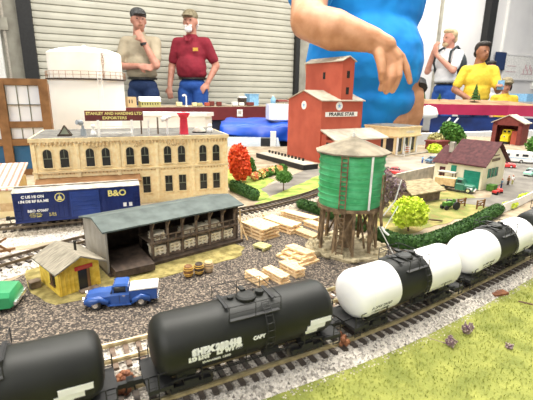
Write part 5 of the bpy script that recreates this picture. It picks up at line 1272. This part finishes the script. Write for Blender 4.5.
# man in the dark red polo
p1, h1 = person('man in dark red polo shirt, jeans and camouflage cap standing behind the far table', (-86, 474, FLOOR), -8, 'skin', 'shirt_red', 'jeans', ((-25, 2, 117), (-25, -8, 94)), ((27, 5, 118), (19, -4, 99)), belly=5, hdir=((.1, -.3, -1), (-.6, -.5, -.8)))
p1.scale = (.98, .98, .98); cap(p1, h1, 0, 'cap_camo')
blob('beard', [('e', (0, -9.6, 155.4), (4.4, 2.6, 3.6)), ('c', (-3.6, -10, 159), 1.1, (3.6, -10, 159), 1.1)], .6, 'beard', p1, 1)
blob('hair', [('e', (-7.4, 1, 163), (1.2, 3.5, 4)), ('e', (7.4, 1, 163), (1.2, 3.5, 4)), ('e', (0, 6.5, 160), (6.5, 2.5, 5))], .6, 'beard', p1, 1)
MB().box((9, -14.6, 134), (6, .6, 3.4)).build('chest_emblem', 'brass_gold', p1)
m = MB().bar((-5, -9, 149), (-1, -13, 143), 3, .8).bar((5, -9, 149), (1, -13, 143), 3, .8); m.build('collar', 'shirt_red', p1)
# man in the tan t-shirt, hand at chin
p2, h2 = person('man in tan t-shirt and dark cap, arm folded and hand at his chin', (-137, 455, FLOOR), -2, 'skin', 'shirt_tan', 'jeans_dark', ((-24, -7, 116), (4, -21, 116)), ((21, -16, 117), (9, -19, 142)), yaw=R(30), belly=3, hdir=((1, -.1, -.1), (-.5, .15, .8)))
p2.scale = (.965, .965, .965); cap(p2, h2, R(30), 'cap_dark')
blob('hair', [('e', (-6, 5, 163), (2.4, 4.5, 5)), ('e', (-1, 7.5, 161), (6, 2.4, 5))], .6, 'beard', p2, 1)
MB().cyl((10.2, -18.9, 137), (9.6, -19, 139.6), 3.6, n=16).build('wristwatch', 'under_black', p2)
# man with backpack, side on facing left
p3, h3 = person('blond man in white t-shirt with dark backpack, side on, hand at his face', (254, 600, FLOOR), -62, 'skin', 'shirt_white', 'jeans', ((-20, -16, 120), (-8, -22, 146)), ((22, -14, 120), (0, -24, 141)), yaw=R(-10), hdir=((.4, -.1, .9), (-.3, -.1, .9)))
hair(p3, h3, R(-10), 'hair_blond')
blob('beard', [('e', (-1, -8.4, 156), (4.6, 3, 3.6))], .6, 'hair_blond', p3, 1)
bp = blob('backpack', [('e', (0, 21, 127), (14, 11, 22)), ('e', (0, 24, 114), (12, 11, 11))], 1.2, 'backpack', p3, 3)
m = MB()
for s_ in (-1, 1): m.tube([(s_*10, 14, 146), (s_*11, 2, 153), (s_*12, -11, 146), (s_*13, -13, 132), (s_*14, -6, 118), (s_*12, 12, 110)], 1.6, 8)
m.build('strap', 'backpack', bp)
# boy in yellow
p4, h4 = person('boy in yellow t-shirt with short dark hair standing behind the right table', (213, 425, FLOOR+0), -12, 'skin_dark', 'shirt_yellow', 'jeans_dark', ((-27, -2, 118), (-10, -16, 106)), ((23, -8, 118), (19, -22, 122)), yaw=R(22))
for o in [p4]: o.scale = (.79, .79, .79)
hair(p4, h4, R(22), 'hair_dark')
ph = MB().box((19, -28, 124), (7, 2, 11)).build('phone', 'light_blue', p4)
# child with cap
p5, h5 = person('child in patterned cap looking over the right table', (266, 466, FLOOR+0), -22, 'skin', 'shirt_yellow', 'jeans', ((-22, -2, 118), (-16, -14, 104)), ((22, -2, 118), (16, -14, 104)), yaw=R(10))
p5.scale = (.6, .6, .6); cap(p5, h5, R(10), 'cap_camo', 1.25)
blob('hair', [('e', (-7.6, 1, 162), (2.6, 5, 7)), ('e', (7.6, 1, 162), (2.6, 5, 7)), ('e', (0, 6, 160), (8, 4, 7))], .8, 'hair_dark', p5, 2)
# person partly hidden behind the boy
p6, h6 = person('person in white shirt partly hidden behind the boy in yellow', (284, 540, FLOOR), -10, 'skin', 'shirt_white', 'jeans', ((-24, -4, 118), (-14, -14, 100)), ((24, -4, 118), (14, -14, 100)))
p6.scale = (.74, .74, .74); hair(p6, h6, 0, 'hair_dark')

# big man in the blue t-shirt leaning over the layout (heights above the layout top)
bm = thing('person', 'large man in bright blue t-shirt reaching his bare forearm over the grain elevator', 'person', (34.0, 153, FLOOR))
Z = 71
arm = [('c', (-20, -12, Z+62), 6.4, (-24.2, -42, Z+34.6), 4.6), ('c', (-24.2, -42, Z+34.6), 4.6, (-17.5, -45, Z+32.2), 5.1), ('c', (-17.5, -45, Z+32.2), 5.0, (-8.2, -47, Z+29.8), 3.1)]
bodyp = arm + [('e', (0, 0, Z+50), (20, 14, 22)), ('e', (0, -1, Z+26), (21, 16, 20)), ('e', (0, 0, Z+8), (19, 15, 14)), ('c', (-15, 0, Z+66), 8, (15, 0, Z+66), 8),
    ('c', (0, 0, Z+70), 6.6, (0, -4, Z+80), 6.4)] + headp((0, -8, Z+93), 0)
bodyp += [('c', (13, 5, Z+62), 6.2, (16, 12, Z+36), 4.2), ('c', (16, 12, Z+36), 4.0, (19.5, -2, Z+18), 3.0)] 
for s_ in (-1, 1): bodyp += [('c', (s_*9.5, 2, Z+2), 10, (s_*11, 2, 44), 7), ('c', (s_*11, 2, 44), 6.6, (s_*11, 4, 8), 4.4), ('c', (s_*11, 4, 5), 4.4, (s_*12.5, -12, 4), 3.6)]
blob('body', bodyp + hand((19.5, -4, Z+18), (-.06, -.1, -1), (.3, -1, 0), .95, .3, 1) , .8, 'skin_tan', bm, 3)
# the near hand, finger by finger
hp = []
def chain(pts, rs):
    for i in range(len(pts)-1): hp.append(('c', pts[i], rs[i], pts[i+1], rs[i+1]))
hp += [('c', (-9, -46.8, Z+30.0), 3.1, (-5.2, -47.4, Z+28.4), 2.7)]
kn = [(-.9, -47.0, Z+25.9), (-2.0, -48.4, Z+24.7), (-3.3, -49.0, Z+23.9), (-4.7, -48.8, Z+23.6)]
for k in kn: hp.append(('c', (-5.6, -47.4, Z+28.6), 2.1, k, 1.15))
hp.append(('c', (-4.8, -47.6, Z+27.4), 2.2, (-2.8, -48.0, Z+25.6), 1.7))
chain([kn[0], (.4, -47.4, Z+23.6), (1.1, -47.8, Z+21.6), (1.6, -48.0, Z+20.0)], [1.1, .95, .82, .7])
chain([kn[1], (-2.0, -49.8, Z+21.4), (-2.5, -49.6, Z+19.2), (-2.9, -49.0, Z+17.8)], [1.15, 1.0, .88, .74])
chain([kn[2], (-3.6, -50.4, Z+20.9), (-4.1, -50.0, Z+18.9), (-4.5, -49.2, Z+17.5)], [1.15, .98, .86, .72])
chain([kn[3], (-5.3, -50.0, Z+21.0), (-5.7, -49.6, Z+19.3), (-5.9, -49.0, Z+18.1)], [1.05, .9, .78, .66])
chain([(-7.0, -48.4, Z+27.2), (-6.6, -50.0, Z+24.4), (-6.3, -50.6, Z+22.0), (-6.2, -50.4, Z+20.4)], [1.6, 1.2, 1.0, .8])
blob('hand', [('c', (-17.5, -45, Z+32.2), 4.7, (-8.2, -47, Z+29.8), 3.0)] + hp, .26, 'skin_tan', bm, 3)
sp = [('e', (0, 0, Z+50), (20.5, 15, 23)), ('e', (0, -2, Z+28), (20.8, 17, 20)), ('c', (0, -1, Z+28), 15.5, (0, -1, Z+9), 15.5), ('e', (0, -1, Z+15), (19.6, 16, 11)), ('c', (-13, 0, Z+66), 9, (13, 0, Z+66), 9), ('c', (-20, -12, Z+62), 8.0, (-22.8, -32, Z+44), 6.8), ('c', (-15, 0, Z+66), 8.8, (-20, -12, Z+62), 8.2), ('c', (12, 4, Z+64), 8.0, (13, 8, Z+44), 6.6)]
blob('shirt', sp, .9, 'shirt_blue', bm, 4)
tp = [('e', (0, 0, Z+2), (19.6, 16, 10))]
for s_ in (-1, 1): tp += [('c', (s_*9.5, 2, Z+0), 11.2, (s_*11, 2, 44), 8.4), ('c', (s_*11, 2, 44), 8.2, (s_*11, 4, 8), 7)]
blob('trousers', tp, 1.2, 'sand', bm, 3)
m = MB()
for s_ in (-1, 1): m.ball((s_*12, -3, 4.6), (5.6, 14, 4.6), 14)
m.build('shoes', 'under_black', bm, True)
face(bm, (0, -8, Z+93), 0, 'skin_tan'); hair(bm, (0, -8, Z+93), 0, 'hair_dark')
MB().cyl((19.4, -1.6, Z+20.6), (19.5, -3.4, Z+18.6), 3.7, n=18).build('wristwatch', 'under_black', bm)

# ------------------------------------------------------------------ camera, light
cam = bpy.data.cameras.new('camera'); co = bpy.data.objects.new('camera', cam); col.objects.link(co); sc.camera = co
cam.sensor_fit = 'HORIZONTAL'; cam.sensor_width = 36; cam.lens = 36*400/533; cam.dof.use_dof = True; cam.dof.focus_distance = .62; cam.dof.aperture_fstop = 30; cam.clip_start = .01; cam.clip_end = 100
P_, R_ = R(15.1), R(.9)
F_ = Vector((0, cos(P_), -sin(P_))); u0 = Vector((0, sin(P_), cos(P_))); r0 = Vector((1, 0, 0))
rv = r0*cos(R_)+u0*sin(R_); uv = -r0*sin(R_)+u0*cos(R_)
mt = Matrix((rv, uv, -F_)).transposed().to_4x4(); mt.translation = Vector((0, 0, 17))*S; co.matrix_world = mt

w = bpy.data.worlds.new('world'); sc.world = w; w.use_nodes = True
w.node_tree.nodes['Background'].inputs[0].default_value = (.96, .98, 1, 1); w.node_tree.nodes['Background'].inputs[1].default_value = .33
def area(name, loc, size, power, rot=(0, 0, 0), c=(1, .96, .88)):
    l = bpy.data.lights.new(name, 'AREA'); l.shape = 'RECTANGLE'; l.size, l.size_y = size; l.energy = power; l.color = c
    o = bpy.data.objects.new(name, l); col.objects.link(o); o.location = Vector(loc)*S; o.rotation_euler = rot
area('ceiling_lamp', (-30, 60, 230), (2.4, .5), 85)
area('window_daylight', (-120, -230, 190), (3.2, 2.0), 75, (R(62), 0, R(-22)), (1, .98, .94))
area('ceiling_lamp', (110, 170, 240), (2.4, .5), 85)
area('ceiling_lamp', (-100, 330, 250), (2.4, .5), 60)
area('ceiling_lamp', (200, 420, 250), (2.4, .5), 80)
area('ceiling_lamp', (330, 600, 250), (2.4, .5), 60)
sc.view_settings.view_transform = 'Standard'; sc.view_settings.look = 'None'; sc.view_settings.gamma = 1; sc.view_settings.exposure = .3
